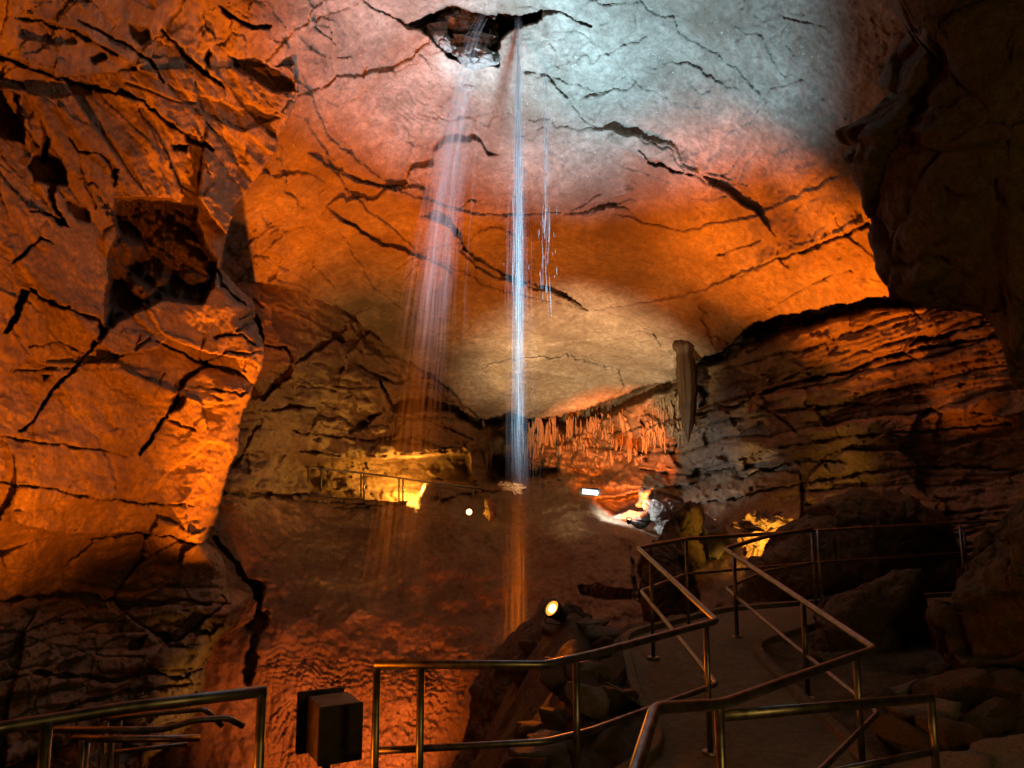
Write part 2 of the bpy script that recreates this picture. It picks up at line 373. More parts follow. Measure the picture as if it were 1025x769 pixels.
# ceiling
recess([(404, 23), (436, 12), (446, 4), (477, 11), (501, 15), (511, 20), (538, 11), (538, 18), (521, 25), (516, 28), (501, 38), (498, 66), (472, 64), (449, 58), (429, 37)], 1.5, 3, isC, rough=.5)
recess([(496, 12), (520, 14), (541, 8), (542, 18), (526, 27), (510, 34), (497, 42)], 2.4, 3, isC)
for pts, w, dp in [
    ([(352, -6, 1), (364, 0, 1), (385, 13, 1.4), (410, 26, 3)], 1.4, .5), ([(536, 12, 3), (562, 13, 1.4), (575, 19, 1.6), (591, 27, .9)], 1.4, .5),
    ([(525, 72, 2.4), (549, 75, 1.6), (562, 89, 1.2), (580, 113, 1), (597, 130, .8)], 1.4, .25), ([(549, 75, 1), (590, 90, 1.2), (610, 92, 1)], 1, .2),
    ([(640, 150, 2), (650, 161, 4.5), (668, 168, 3.5), (692, 174, 2)], 2.5, .7), ([(692, 174, 1), (720, 176, 1), (760, 190, .8)], 1, .2),
    ([(340, 173, 3), (361, 181, 3.5), (395, 191, 2)], 3, .45), ([(340, 219, 2), (360, 228, 2.6), (381, 245, 3), (400, 247, 2.6), (424, 258, 1.4)], 2.4, .4),
    ([(424, 217, 1), (440, 221, 2), (453, 224, 2.6), (461, 236, 3.2), (463, 250, 4.4), (477, 264, 5), (504, 276, 4), (532, 287, 2.8), (549, 291, 1.4)], 3, .6),
    ([(785, 256, 1), (805, 250, 3.4), (830, 240, 4), (866, 225, 3)], 3.4, .6), ([(718, 256, 1), (740, 248, 2), (760, 240, 1.2)], 1.6, .35),
    ([(330, 300, 1), (355, 322, 1.6), (380, 336, 2)], 1.6, .3), ([(300, 262, .9), (322, 270, 1.4), (340, 290, 1)], 1.2, .25), ([(400, 350, 1), (425, 345, 1.6), (435, 352, 1)], 1.2, .25),
    ([(540, 285, 1), (575, 300, 1.4), (590, 310, 1)], 1.2, .2), ([(780, 35, 1), (790, 20, 1.2), (787, 45, 1.3), (795, 58, 1)], 1.1, .11), ([(775, 14, 1), (800, 20, 1.1), (824, 27, .8)], 1, .22),
    ([(640, 40, .8), (675, 14, 1), (690, 22, .8)], .9, .11), ([(655, 60, .8), (680, 80, .9), (700, 110, .8)], .9, .15), ([(716, 140, 1), (750, 122, 1.4), (770, 90, 2), (800, 80, 1)], 1.4, .11),
    ([(735, 185, 1), (742, 165, 1), (757, 150, 1.3), (752, 130, 1)], 1.2, .11), ([(640, 330, 1), (662, 338, 1.8), (680, 330, 1)], 1.4, .3), ([(740, 155, .9), (700, 200, .9), (724, 196, 1.2)], 1, .2),
    ([(555, 220, 1), (590, 200, 2.2), (600, 195, 1)], 1.6, .25), ([(690, 300, .8), (725, 285, 1.2), (760, 270, .9)], 1, .2), ([(730, 330, .9), (800, 290, 1.3), (850, 268, 1)], 1.2, .25), ([(700, 340, 1), (715, 335, 1.5), (727, 343, 1)], 1.2, .3)]:
    crack(pts, w * .85, dp * .5, isC)
ledge([(298, 105), (345, 190), (420, 252), (500, 292), (600, 312), (700, 292), (800, 252), (872, 212)], .15, 45, 1)
ledge([(325, 205), (372, 285), (430, 330), (520, 348), (620, 336), (700, 310)], .12, 34, 1)
ledge([(296, 60), (330, 140), (400, 192), (480, 216), (580, 214), (650, 196)], .12, 38, 1)
ledge([(600, 212), (680, 232), (760, 215), (860, 165)], .11, 38, 1)
ledge([(424, 217), (453, 224), (463, 250), (504, 276), (549, 291), (590, 310)], .5, 45, 1)
ledge([(300, 150), (361, 181), (395, 191), (430, 188)], .25, 30, 1)
ledge([(320, 205), (381, 245), (424, 258), (455, 275)], .3, 40, 1)
ledge([(600, 140), (650, 161), (692, 174), (760, 190)], .3, 40, -1)
ledge([(760, 265), (805, 250), (866, 225)], .35, 30, -1)
ledge([(500, 240), (560, 215), (640, 190)], .3, 60, -1)

# dark gap under the ceiling's lip, and the traced joints of the right wall
gap_w = np.interp(X, [380, 410, 440, 480, 540, 600, 680, 700, 760, 830, 900, 960, 1010], [5, 14, 10, 9, 13, 17, 9, 9, 22, 16, 12, 6, 1])
gm = (below > 0) & (below < gap_w * 1.15) & (X > 380) & (X < 1010) & ~isL
disp[gm] += 2.2 * sstep(1.15, .55, below[gm] / gap_w[gm])
rb = isR | isB
for pts, w, dp in [
    ([(745, 333, 3), (800, 322, 4), (846, 308, 4.5), (905, 300, 5), (920, 320, 2)], 4, .6),
    ([(754, 395, 1), (805, 382, 2.4), (856, 370, 2.2), (880, 358, 3), (914, 350, 2), (1003, 338, 1.4)], 2, .5),
    ([(900, 352, 1), (922, 340, 3), (960, 332, 2), (1000, 318, 1)], 2, .45), ([(760, 452, 1), (830, 438, 2), (900, 432, 1.6), (1010, 425, 1.2)], 1.6, .35),
    ([(700, 505, 1), (780, 488, 1.6), (880, 470, 2), (960, 466, 1.6), (1020, 470, 1)], 1.8, .4), ([(770, 412, 1), (850, 405, 1.3), (930, 402, 1)], 1.2, .25), ([(740, 478, 1), (800, 460, 2), (845, 462, 1)], 1.6, .35),
    ([(694, 418, 1.6), (712, 410, 2.4), (740, 405, 1.6), (765, 396, 1)], 2, .5), ([(700, 388, 4), (706, 396, 4), (700, 404, 3)], 4, .6), ([(640, 470, 1.5), (690, 476, 2.2), (735, 467, 1.5)], 1.8, .5),
    ([(640, 420, 2), (650, 440, 3), (646, 460, 2)], 2.5, .5), ([(752, 400, 1), (785, 420, 1.4), (800, 436, 1)], 1.2, .3),
    # left part of the back wall
    ([(262, 345, 1), (284, 347, 1.5), (292, 358, 3.5), (290, 372, 4.5), (272, 388, 3), (264, 398, 3)], 3, .7), ([(294, 366, 1), (312, 352, 2.6), (322, 346, 4.5), (334, 336, 4), (344, 342, 1.5)], 3, .6),
    ([(296, 388, 1), (340, 386, 1.3), (385, 388, 1)], 1.1, .2), ([(276, 410, 2), (290, 406, 3), (315, 410, 1.5)], 2.5, .5), ([(350, 432, 2), (365, 422, 4), (380, 413, 2)], 3, .6), ([(360, 368, 1.5), (378, 374, 2.4), (392, 384, 1.2)], 1.6, .35),
    ([(292, 430, 1), (330, 436, 1.5), (380, 440, 1.8), (395, 436, 1)], 1.4, .35), ([(300, 452, 2), (340, 456, 2), (395, 454, 2)], 2, .5), ([(225, 492, 3), (262, 495, 4), (300, 496, 4)], 4, .5),
    ([(392, 440, 2), (400, 420, 4), (408, 404, 4)], 3, .8), ([(412, 414, 1), (440, 424, 1.6), (472, 440, 1)], 1.3, .4), ([(400, 440, 1), (430, 446, 1.2), (466, 449, 1)], 1.2, .5),
    ([(232, 470, 2), (250, 440, 1.5), (262, 420, 2)], 2, .4), ([(250, 580, 5), (262, 600, 7), (256, 640, 8), (246, 680, 6)], 6, .8), ([(215, 540, 2), (240, 570, 4), (262, 600, 3)], 3, .5)]:
    crack(pts, w, dp, rb)
# gallery recess, hollow with pale boulders, and the hollow under the curtain
recess([(300, 464), (345, 456), (420, 454), (470, 452), (476, 487), (424, 486), (420, 508), (398, 506), (308, 493)], 2.6, 6, rb)
recess([(592, 499), (612, 496), (650, 489), (684, 497), (692, 530), (676, 546), (655, 537), (625, 522), (602, 509)], 3.2, 5, rb)
recess([(577, 585), (600, 584), (634, 590), (636, 600), (610, 603), (580, 597)], .6, 4, rb)
crack([(632, 545, 1), (634, 570, 2), (636, 600, 3)], 2, .5, rb)
recess([(480, 452), (560, 466), (560, 480), (486, 486)], 1.6, 6, rb)
ledge([(395, 452), (440, 450), (480, 450)], .7, 25, -1)
ledge([(600, 488), (650, 487), (700, 482)], .5, 25, -1)

D = np.maximum(D + disp, 2.0)
P = unproj(X0, Y0, D)
DG = D.reshape(shape)
def depth_at(px, py):
    i = int(np.clip(np.searchsorted(gy, py), 0, shape[0] - 1)); j = int(np.clip(np.searchsorted(gx, px), 0, shape[1] - 1))
    return float(DG[i, j])

# ------------------------------------------------------------------ materials
def new_mat(name):
    m = bpy.data.materials.new(name); m.use_nodes = True
    nt = m.node_tree; b = nt.nodes['Principled BSDF']
    return m, nt, b

def rock_mat(name, c1, c2, c3, rough=.78, scale=1.0, speck=.0, bump=.35, stain=.5, pit=.48):
    m, nt, b = new_mat(name); N = nt.nodes.new; Lk = nt.links.new
    geo = N('ShaderNodeTexCoord')
    n1 = N('ShaderNodeTexNoise'); n1.inputs['Scale'].default_value = .55 * scale; n1.inputs['Detail'].default_value = 8; n1.inputs['Roughness'].default_value = .62
    n2 = N('ShaderNodeTexNoise'); n2.inputs['Scale'].default_value = 5.5 * scale; n2.inputs['Detail'].default_value = 9; n2.inputs['Roughness'].default_value = .7
    n3 = N('ShaderNodeTexNoise'); n3.inputs['Scale'].default_value = 17 * scale; n3.inputs['Detail'].default_value = 7; n3.inputs['Roughness'].default_value = .75
    for n in (n1, n2, n3): Lk(geo.outputs['Object'], n.inputs['Vector'])
    r1 = N('ShaderNodeValToRGB'); r1.color_ramp.elements[0].position = .36; r1.color_ramp.elements[1].position = .66
    r1.color_ramp.elements[0].color = (*c1, 1); r1.color_ramp.elements[1].color = (*c2, 1)
    Lk(n1.outputs['Fac'], r1.inputs['Fac'])
    r2 = N('ShaderNodeValToRGB'); r2.color_ramp.elements[0].position = .38; r2.color_ramp.elements[1].position = .62
    r2.color_ramp.elements[0].color = (0, 0, 0, 1); r2.color_ramp.elements[1].color = (1, 1, 1, 1)
    Lk(n2.outputs['Fac'], r2.inputs['Fac'])
    mx = N('ShaderNodeMix'); mx.data_type = 'RGBA'; mx.inputs['B'].default_value = (*c3, 1)
    ml = N('ShaderNodeMath'); ml.operation = 'MULTIPLY'; ml.inputs[1].default_value = stain
    Lk(r2.outputs['Color'], ml.inputs[0]); Lk(ml.outputs[0], mx.inputs['Factor']); Lk(r1.outputs['Color'], mx.inputs['A'])
    out = mx.outputs['Result']
    r3 = N('ShaderNodeValToRGB'); r3.color_ramp.elements[0].position = .30; r3.color_ramp.elements[1].position = .55
    r3.color_ramp.elements[0].color = (pit, pit * .97, pit * .94, 1); r3.color_ramp.elements[1].color = (1, 1, 1, 1)
    Lk(n3.outputs['Fac'], r3.inputs['Fac'])
    mm = N('ShaderNodeMix'); mm.data_type = 'RGBA'; mm.blend_type = 'MULTIPLY'; mm.inputs['Factor'].default_value = 1
    Lk(out, mm.inputs['A']); Lk(r3.outputs['Color'], mm.inputs['B']); out = mm.outputs['Result']
    if speck:
        v = N('ShaderNodeTexNoise'); v.inputs['Scale'].default_value = 9 * scale; v.inputs['Detail'].default_value = 6; v.inputs['Roughness'].default_value = .8
        Lk(geo.outputs['Object'], v.inputs['Vector'])
        rv = N('ShaderNodeValToRGB'); rv.color_ramp.elements[0].position = .60; rv.color_ramp.elements[1].position = .68
        rv.color_ramp.elements[0].color = (0, 0, 0, 1); rv.color_ramp.elements[1].color = (1, 1, 1, 1)
        Lk(v.outputs['Fac'], rv.inputs['Fac'])
        ms = N('ShaderNodeMath'); ms.operation = 'MULTIPLY'; ms.inputs[1].default_value = speck; 
        sp = N('ShaderNodeTexNoise'); sp.inputs['Scale'].default_value = .9 * scale; sp.inputs['Detail'].default_value = 3; Lk(geo.outputs['Object'], sp.inputs['Vector'])
        sr = N('ShaderNodeMapRange'); sr.inputs['From Min'].default_value = .42; sr.inputs['From Max'].default_value = .62; Lk(sp.outputs['Fac'], sr.inputs['Value'])
        sm = N('ShaderNodeMath'); sm.operation = 'MULTIPLY'; Lk(rv.outputs['Color'], sm.inputs[0]); Lk(sr.outputs[0], sm.inputs[1]); Lk(sm.outputs[0], ms.inputs[0])
        mk = N('ShaderNodeMix'); mk.data_type = 'RGBA'; mk.inputs['B'].default_value = (.72, .68, .6, 1)
        Lk(ms.outputs[0], mk.inputs['Factor']); Lk(out, mk.inputs['A']); out = mk.outputs['Result']
    Lk(out, b.inputs['Base Color'])
    rr = N('ShaderNodeMapRange'); rr.inputs['To Min'].default_value = rough - .22; rr.inputs['To Max'].default_value = rough + .15
    Lk(n2.outputs['Fac'], rr.inputs['Value']); Lk(rr.outputs[0], b.inputs['Roughness'])
    b.inputs['Specular IOR Level'].default_value = .35
    ad = N('ShaderNodeMath'); ad.operation = 'MULTIPLY_ADD'; ad.inputs[1].default_value = .35
    Lk(n3.outputs['Fac'], ad.inputs[0]); Lk(n2.outputs['Fac'], ad.inputs[2])
    bp = N('ShaderNodeBump'); bp.inputs['Strength'].default_value = bump; bp.inputs['Distance'].default_value = .12 / scale ** .5
    Lk(ad.outputs[0], bp.inputs['Height']); Lk(bp.outputs[0], b.inputs['Normal'])
    return m

M = {}
M['ceil'] = rock_mat('ceiling limestone', (.20, .155, .115), (.48, .42, .35), (.14, .11, .085), speck=.85, stain=.62, bump=.38, pit=.72)
M['left'] = rock_mat('blocky limestone', (.24, .185, .135), (.44, .36, .27), (.13, .10, .075), stain=.55, bump=.55)
M['right'] = rock_mat('bedded limestone', (.17, .125, .085), (.33, .255, .18), (.10, .075, .052), stain=.55, bump=.55)
M['back'] = rock_mat('flowstone and mud', (.19, .13, .075), (.34, .25, .16), (.11, .078, .05), stain=.55, rough=.65, bump=.5)
M['dark'] = rock_mat('dark damp rock', (.11, .082, .045), (.19, .145, .08), (.05, .04, .026), stain=.6, scale=2, bump=.8)
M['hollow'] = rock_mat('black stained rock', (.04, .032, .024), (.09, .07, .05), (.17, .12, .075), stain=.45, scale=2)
M['mudrock'] = rock_mat('muddy boulder', (.13, .095, .055), (.22, .165, .10), (.06, .044, .026), stain=.6, scale=2, bump=.8)
M['grey'] = rock_mat('pale grey rubble', (.26, .25, .23), (.42, .41, .38), (.12, .11, .09), stain=.6, scale=3, bump=.8)
M['path'] = rock_mat('worn concrete', (.17, .145, .08), (.25, .215, .12), (.085, .07, .042), stain=.6, scale=2.5, bump=.5)
M['drip'] = rock_mat('dripstone', (.26, .175, .10), (.40, .29, .18), (.17, .11, .065), stain=.4, scale=4, rough=.55)
M['brownstal'] = rock_mat('brown stalactite', (.05, .03, .017), (.09, .055, .03), (.03, .018, .011), stain=.5, scale=3, rough=.55)

def metal(name, col, rough, met=1.0):
    m, nt, b = new_mat(name); N = nt.nodes.new
    t = N('ShaderNodeTexCoord'); n = N('ShaderNodeTexNoise'); n.inputs['Scale'].default_value = 14; n.inputs['Detail'].default_value = 6
    nt.links.new(t.outputs['Object'], n.inputs['Vector'])
    r = N('ShaderNodeValToRGB'); r.color_ramp.elements[0].color = (*[c * .55 for c in col], 1); r.color_ramp.elements[1].color = (*col, 1)
    r.color_ramp.elements[0].position = .35; r.color_ramp.elements[1].position = .6
    nt.links.new(n.outputs['Fac'], r.inputs['Fac']); nt.links.new(r.outputs['Color'], b.inputs['Base Color'])
    q = N('ShaderNodeMapRange'); q.inputs['To Min'].default_value = rough - .08; q.inputs['To Max'].default_value = rough + .14
    nt.links.new(n.outputs['Fac'], q.inputs['Value']); nt.links.new(q.outputs[0], b.inputs['Roughness'])
    b.inputs['Metallic'].default_value = met
    return m
M['rail'] = metal('brushed steel tube', (.29, .30, .33), .38)
M['housing'] = metal('dark lamp housing', (.05, .045, .04), .5, .4)
M['box'] = metal('painted grey steel', (.20, .16, .11), .5, .1)
M['boxdark'] = metal('dark steel plate', (.035, .03, .026), .5, .3)
M['black'] = metal('black plastic', (.02, .018, .016), .5, 0)

def emit(name, col, s):
    m, nt, b = new_mat(name)
    b.inputs['Base Color'].default_value = (*col, 1); b.inputs['Emission Color'].default_value = (*col, 1); b.inputs['Emission Strength'].default_value = s
    n = nt.nodes.new('ShaderNodeTexNoise'); n.inputs['Scale'].default_value = 40
    q = nt.nodes.new('ShaderNodeMapRange'); q.inputs['To Min'].default_value = s * .85; q.inputs['To Max'].default_value = s * 1.15
    nt.links.new(n.outputs['Fac'], q.inputs['Value']); nt.links.new(q.outputs[0], b.inputs['Emission Strength'])
    return m
M['lens_orange'] = emit('glowing amber lens', (1, .36, .05), 1.5)
M['bulb'] = emit('burning bulb', (1, .62, .22), 9)
M['lens_white'] = emit('glowing cool tube', (.5, .74, 1), 1.1)
M['lens_yellow'] = emit('glowing warm lens', (1, .62, .16), 8)

def water_mat(name, fac, col, z0=-5.0, z1=-9.5, low=.3):
    m, nt, b = new_mat(name); N = nt.nodes.new; Lk = nt.links.new
    out = nt.nodes['Material Output']
    nt.nodes.remove(b)
    df = N('ShaderNodeBsdfDiffuse'); df.inputs['Color'].default_value = (*col, 1)
    tl = N('ShaderNodeBsdfTranslucent'); tl.inputs['Color'].default_value = (*col, 1)
    nv = N('ShaderNodeCombineXYZ'); nv.inputs[1].default_value = -.4; nv.inputs[2].default_value = -.92   # spray scatters the light that comes from below
    Lk(nv.outputs[0], df.inputs['Normal']); Lk(nv.outputs[0], tl.inputs['Normal'])
    a = N('ShaderNodeMixShader'); a.inputs[0].default_value = .35; Lk(df.outputs[0], a.inputs[1]); Lk(tl.outputs[0], a.inputs[2])
    tr = N('ShaderNodeBsdfTransparent')
    tc = N('ShaderNodeTexCoord'); mp = N('ShaderNodeMapping'); mp.inputs['Scale'].default_value = (30, 30, 1.3)
    n = N('ShaderNodeTexNoise'); n.inputs['Scale'].default_value = 1; n.inputs['Detail'].default_value = 4; n.inputs['Roughness'].default_value = .7
    Lk(tc.outputs['Object'], mp.inputs[0]); Lk(mp.outputs[0], n.inputs['Vector'])
    q = N('ShaderNodeMapRange'); q.inputs['From Min'].default_value = .35; q.inputs['From Max'].default_value = .65
    q.inputs['To Min'].default_value = fac * .25; q.inputs['To Max'].default_value = fac
    Lk(n.outputs['Fac'], q.inputs['Value'])
    sx = N('ShaderNodeSeparateXYZ'); Lk(tc.outputs['Object'], sx.inputs[0])
    fz = N('ShaderNodeMapRange'); fz.inputs['From Min'].default_value = z0; fz.inputs['From Max'].default_value = z1; fz.inputs['To Min'].default_value = 1; fz.inputs['To Max'].default_value = low
    Lk(sx.outputs['Z'], fz.inputs['Value'])
    fm = N('ShaderNodeMath'); fm.operation = 'MULTIPLY'; Lk(q.outputs[0], fm.inputs[0]); Lk(fz.outputs[0], fm.inputs[1]); q = fm
    mx = N('ShaderNodeMixShader'); Lk(q.outputs[0], mx.inputs[0]); Lk(tr.outputs[0], mx.inputs[1]); Lk(a.outputs[0], mx.inputs[2])
    Lk(mx.outputs[0], out.inputs['Surface'])
    return m
M['water'] = water_mat('falling water', .50, (.85, .88, .92), -3.5, -8.5, .10)
M['mist'] = water_mat('falling spray', .036, (.85, .86, .9), -3.0, -6.5, .16)

# ------------------------------------------------------------------ object helpers
def mesh_np(name, verts, faces, mat, parent=None, smooth=True):
    me = bpy.data.meshes.new(name)
    verts = np.asarray(verts, np.float32); faces = np.asarray(faces, np.int32)
    n = len(faces); k = faces.shape[1]
    me.vertices.add(len(verts)); me.vertices.foreach_set('co', verts.ravel())
    me.loops.add(n * k); me.loops.foreach_set('vertex_index', faces.ravel())
    me.polygons.add(n); me.polygons.foreach_set('loop_start', np.arange(0, n * k, k, dtype=np.int32))
    me.polygons.foreach_set('use_smooth', np.full(n, smooth))
    me.materials.append(mat); me.update(calc_edges=True); me.validate()
    o = bpy.data.objects.new(name, me); COL.objects.link(o)
    if parent: o.parent = parent
    return o

def bm_obj(name, bm, mat, parent=None, smooth=True):
    me = bpy.data.meshes.new(name); bm.normal_update(); bm.to_mesh(me); bm.free()
    me.polygons.foreach_set('use_smooth', np.full(len(me.polygons), smooth)); me.materials.append(mat)
    o = bpy.data.objects.new(name, me); COL.objects.link(o)
    if parent: o.parent = parent
    return o

def tag(o, label, cat, group=None, kind=None):
    if label: o['label'] = label
    if cat: o['category'] = cat
    if group: o['group'] = group
    if kind: o['kind'] = kind
    return o

def structure(o): o['kind'] = 'structure'; return o

def thing(name, loc, label, cat, group=None):
    o = bpy.data.objects.new(name, None); COL.objects.link(o); o.location = loc; o.empty_display_size = .1
    return tag(o, label, cat, group)

def to_local(o, parent):
    """parent keeps its base as origin; the part's vertices move into its space"""
    off = Vector(parent.location)
    o.data.transform(Matrix.Translation(-off)); o.parent = parent
    return o

# ------------------------------------------------------------------ cave meshes
ny, nx = shape
idx = np.arange(ny * nx).reshape(shape)
quads = np.stack([idx[:-1, :-1], idx[1:, :-1], idx[1:, 1:], idx[:-1, 1:]], -1).reshape(-1, 4)
dq = D[quads]; near = dq.argmin(1)
ql = lab[quads[np.arange(len(quads)), near]]
for k, (nm, mt) in enumerate([('cave_ceiling', 'ceil'), ('cave_wall', 'left'), ('cave_wall', 'right'), ('cave_wall', 'back')]):
    q = quads[ql == k]
    u, inv = np.unique(q, return_inverse=True)
    cm = structure(mesh_np(nm, P[u], inv.reshape(-1, 4), M[mt]))
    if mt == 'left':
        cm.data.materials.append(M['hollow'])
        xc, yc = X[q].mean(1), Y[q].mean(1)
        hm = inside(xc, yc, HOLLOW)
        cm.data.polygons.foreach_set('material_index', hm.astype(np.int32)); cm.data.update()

# ------------------------------------------------------------------ ground
path_pts = np.array([(-.25, -3, 0), (-.25, 2.2, 0), (-.1, 3.2, 0), (.9, 4.4, .0), (1.75, 5.6, .03), (1.75, 7.0, .12), (1.85, 8.6, .25), (3.2, 10.0, .28), (5.0, 10.8, .28), (9, 12.0, .3)])
def ground_grid(x0, x1, y0, y1, st):
    xs = np.arange(x0, x1 + st / 2, st); ys = np.arange(y0, y1 + st / 2, st)
    A, B = np.meshgrid(xs, ys); return A.ravel(), B.ravel(), A.shape
def path_info(x, y):
    best = np.full(x.shape, 1e9); z = np.zeros(x.shape); side = np.zeros(x.shape)
    for a_, b_ in zip(path_pts[:-1], path_pts[1:]):
        v = b_ - a_; l2 = v[0] ** 2 + v[1] ** 2
        t = np.clip(((x - a_[0]) * v[0] + (y - a_[1]) * v[1]) / l2, 0, 1)
        d = np.hypot(x - a_[0] - t * v[0], y - a_[1] - t * v[1])
        m = d < best
        best = np.where(m, d, best); z = np.where(m, a_[2] + t * v[2], z); side = np.where(m, np.sign(v[0] * (y - a_[1]) - v[1] * (x - a_[0])), side)
    return best, z, side      # side>0 : left of the walk
gxw, gyw, gs = ground_grid(-9, 11, -3, 17, .05)
pd, pz, ps = path_info(gxw, gyw)
G3 = np.stack([gxw, gyw, gxw * 0], -1)
out = np.maximum(pd - .80, 0)
left = ps > 0
zl = pz - 5.2 * sstep(.15, 4.2, out)
zr = pz + .05 * np.minimum(out, 3) + .25 * sstep(1.0, 4.0, out)
zg = np.where(left, zl, zr)
heap = np.exp(-(((gxw - .75) / .85) ** 2 + ((gyw - 8.3) / 1.5) ** 2))
zg = np.where(out > 0, zg + heap * .42 * sstep(0, .5, out), zg)
heap2 = np.exp(-(((gxw - .6) / .7) ** 2 + ((gyw - 6.2) / 1.3) ** 2))
zg = np.where(out > 0, zg + heap2 * .25 * sstep(0, .4, out), zg)
# landing for the stairs at the left
land = sstep(-1.0, -2.0, gxw) * sstep(4.2, 5.2, gyw) * sstep(8.6, 7.6, gyw)
zg = zg * (1 - land) + land * (-1.55)
zg += sstep(0, .3, out) * (.16 * fbm(G3, .9, 4, 300) + .05 * fbm(G3, 4, 3, 305)) - .05 * sstep(0, .05, out) + .006 * fbm(G3, 3, 2, 309)
gi = np.arange(gs[0] * gs[1]).reshape(gs)
gq = np.stack([gi[:-1, :-1], gi[:-1, 1:], gi[1:, 1:], gi[1:, :-1]], -1).reshape(-1, 4)
structure(mesh_np('cave_floor', np.stack([gxw, gyw, zg], -1), gq, M['mudrock']))
def ground_z(x, y):
    j = int(round((x + 9) / .05)); i = int(round((y + 3) / .05))
    i = max(0, min(gs[0] - 1, i)); j = max(0, min(gs[1] - 1, j))
    return float(zg.reshape(gs)[i, j])
# path slab: its own ribbon standing a kerb's height above the mud
def ribbon(pts, halfw, dz, th, name, mat):
    V = []; Fc = []
    fine = []
    for a_, b_ in zip(pts[:-1], pts[1:]):
        n = max(2, int(np.linalg.norm(b_ - a_) / .12))
        for k in range(n): fine.append(a_ + (b_ - a_) * k / n)
    fine.append(pts[-1]); fine = np.array(fine)
    for _ in range(8):
        fine[1:-1] = .25 * fine[:-2] + .5 * fine[1:-1] + .25 * fine[2:]
    for i, p in enumerate(fine):
        t = fine[min(i + 1, len(fine) - 1)] - fine[max(i - 1, 0)]; t = t / np.hypot(t[0], t[1]); nrm = np.array([-t[1], t[0], 0])
        for s in np.linspace(-1, 1, 13):
            w = 1 + .03 * math.sin(i * .7) * (abs(s) == 1)
            V.append(p + nrm * halfw * s * w + np.array([0, 0, dz - .012 * abs(s) ** 6]))
        V.append(p - nrm * halfw + np.array([0, 0, dz - th])); V.append(p + nrm * halfw + np.array([0, 0, dz - th]))
    K = 15
    for i in range(len(fine) - 1):
        b0, b1 = i * K, (i + 1) * K
        for j in range(12): Fc.append((b0 + j, b1 + j, b1 + j + 1, b0 + j + 1))
        Fc.append((b0 + 13, b1 + 13, b1, b0)); Fc.append((b0 + 12, b1 + 12, b1 + 14, b0 + 14))
    return mesh_np(name, V, Fc, mat)
structure(ribbon(path_pts, .74, .02, .3, 'path', M['path']))
for sd in (-1, 1):
    off = []
    for i, p in enumerate(path_pts):
        t = path_pts[min(i + 1, len(path_pts) - 1)] - path_pts[max(i - 1, 0)]; t = t / np.hypot(t[0], t[1])
        off.append(p + np.array([-t[1], t[0], 0]) * .69 * sd)
    structure(ribbon(np.array(off), .045, .075, .2, 'path_kerb', M['path']))

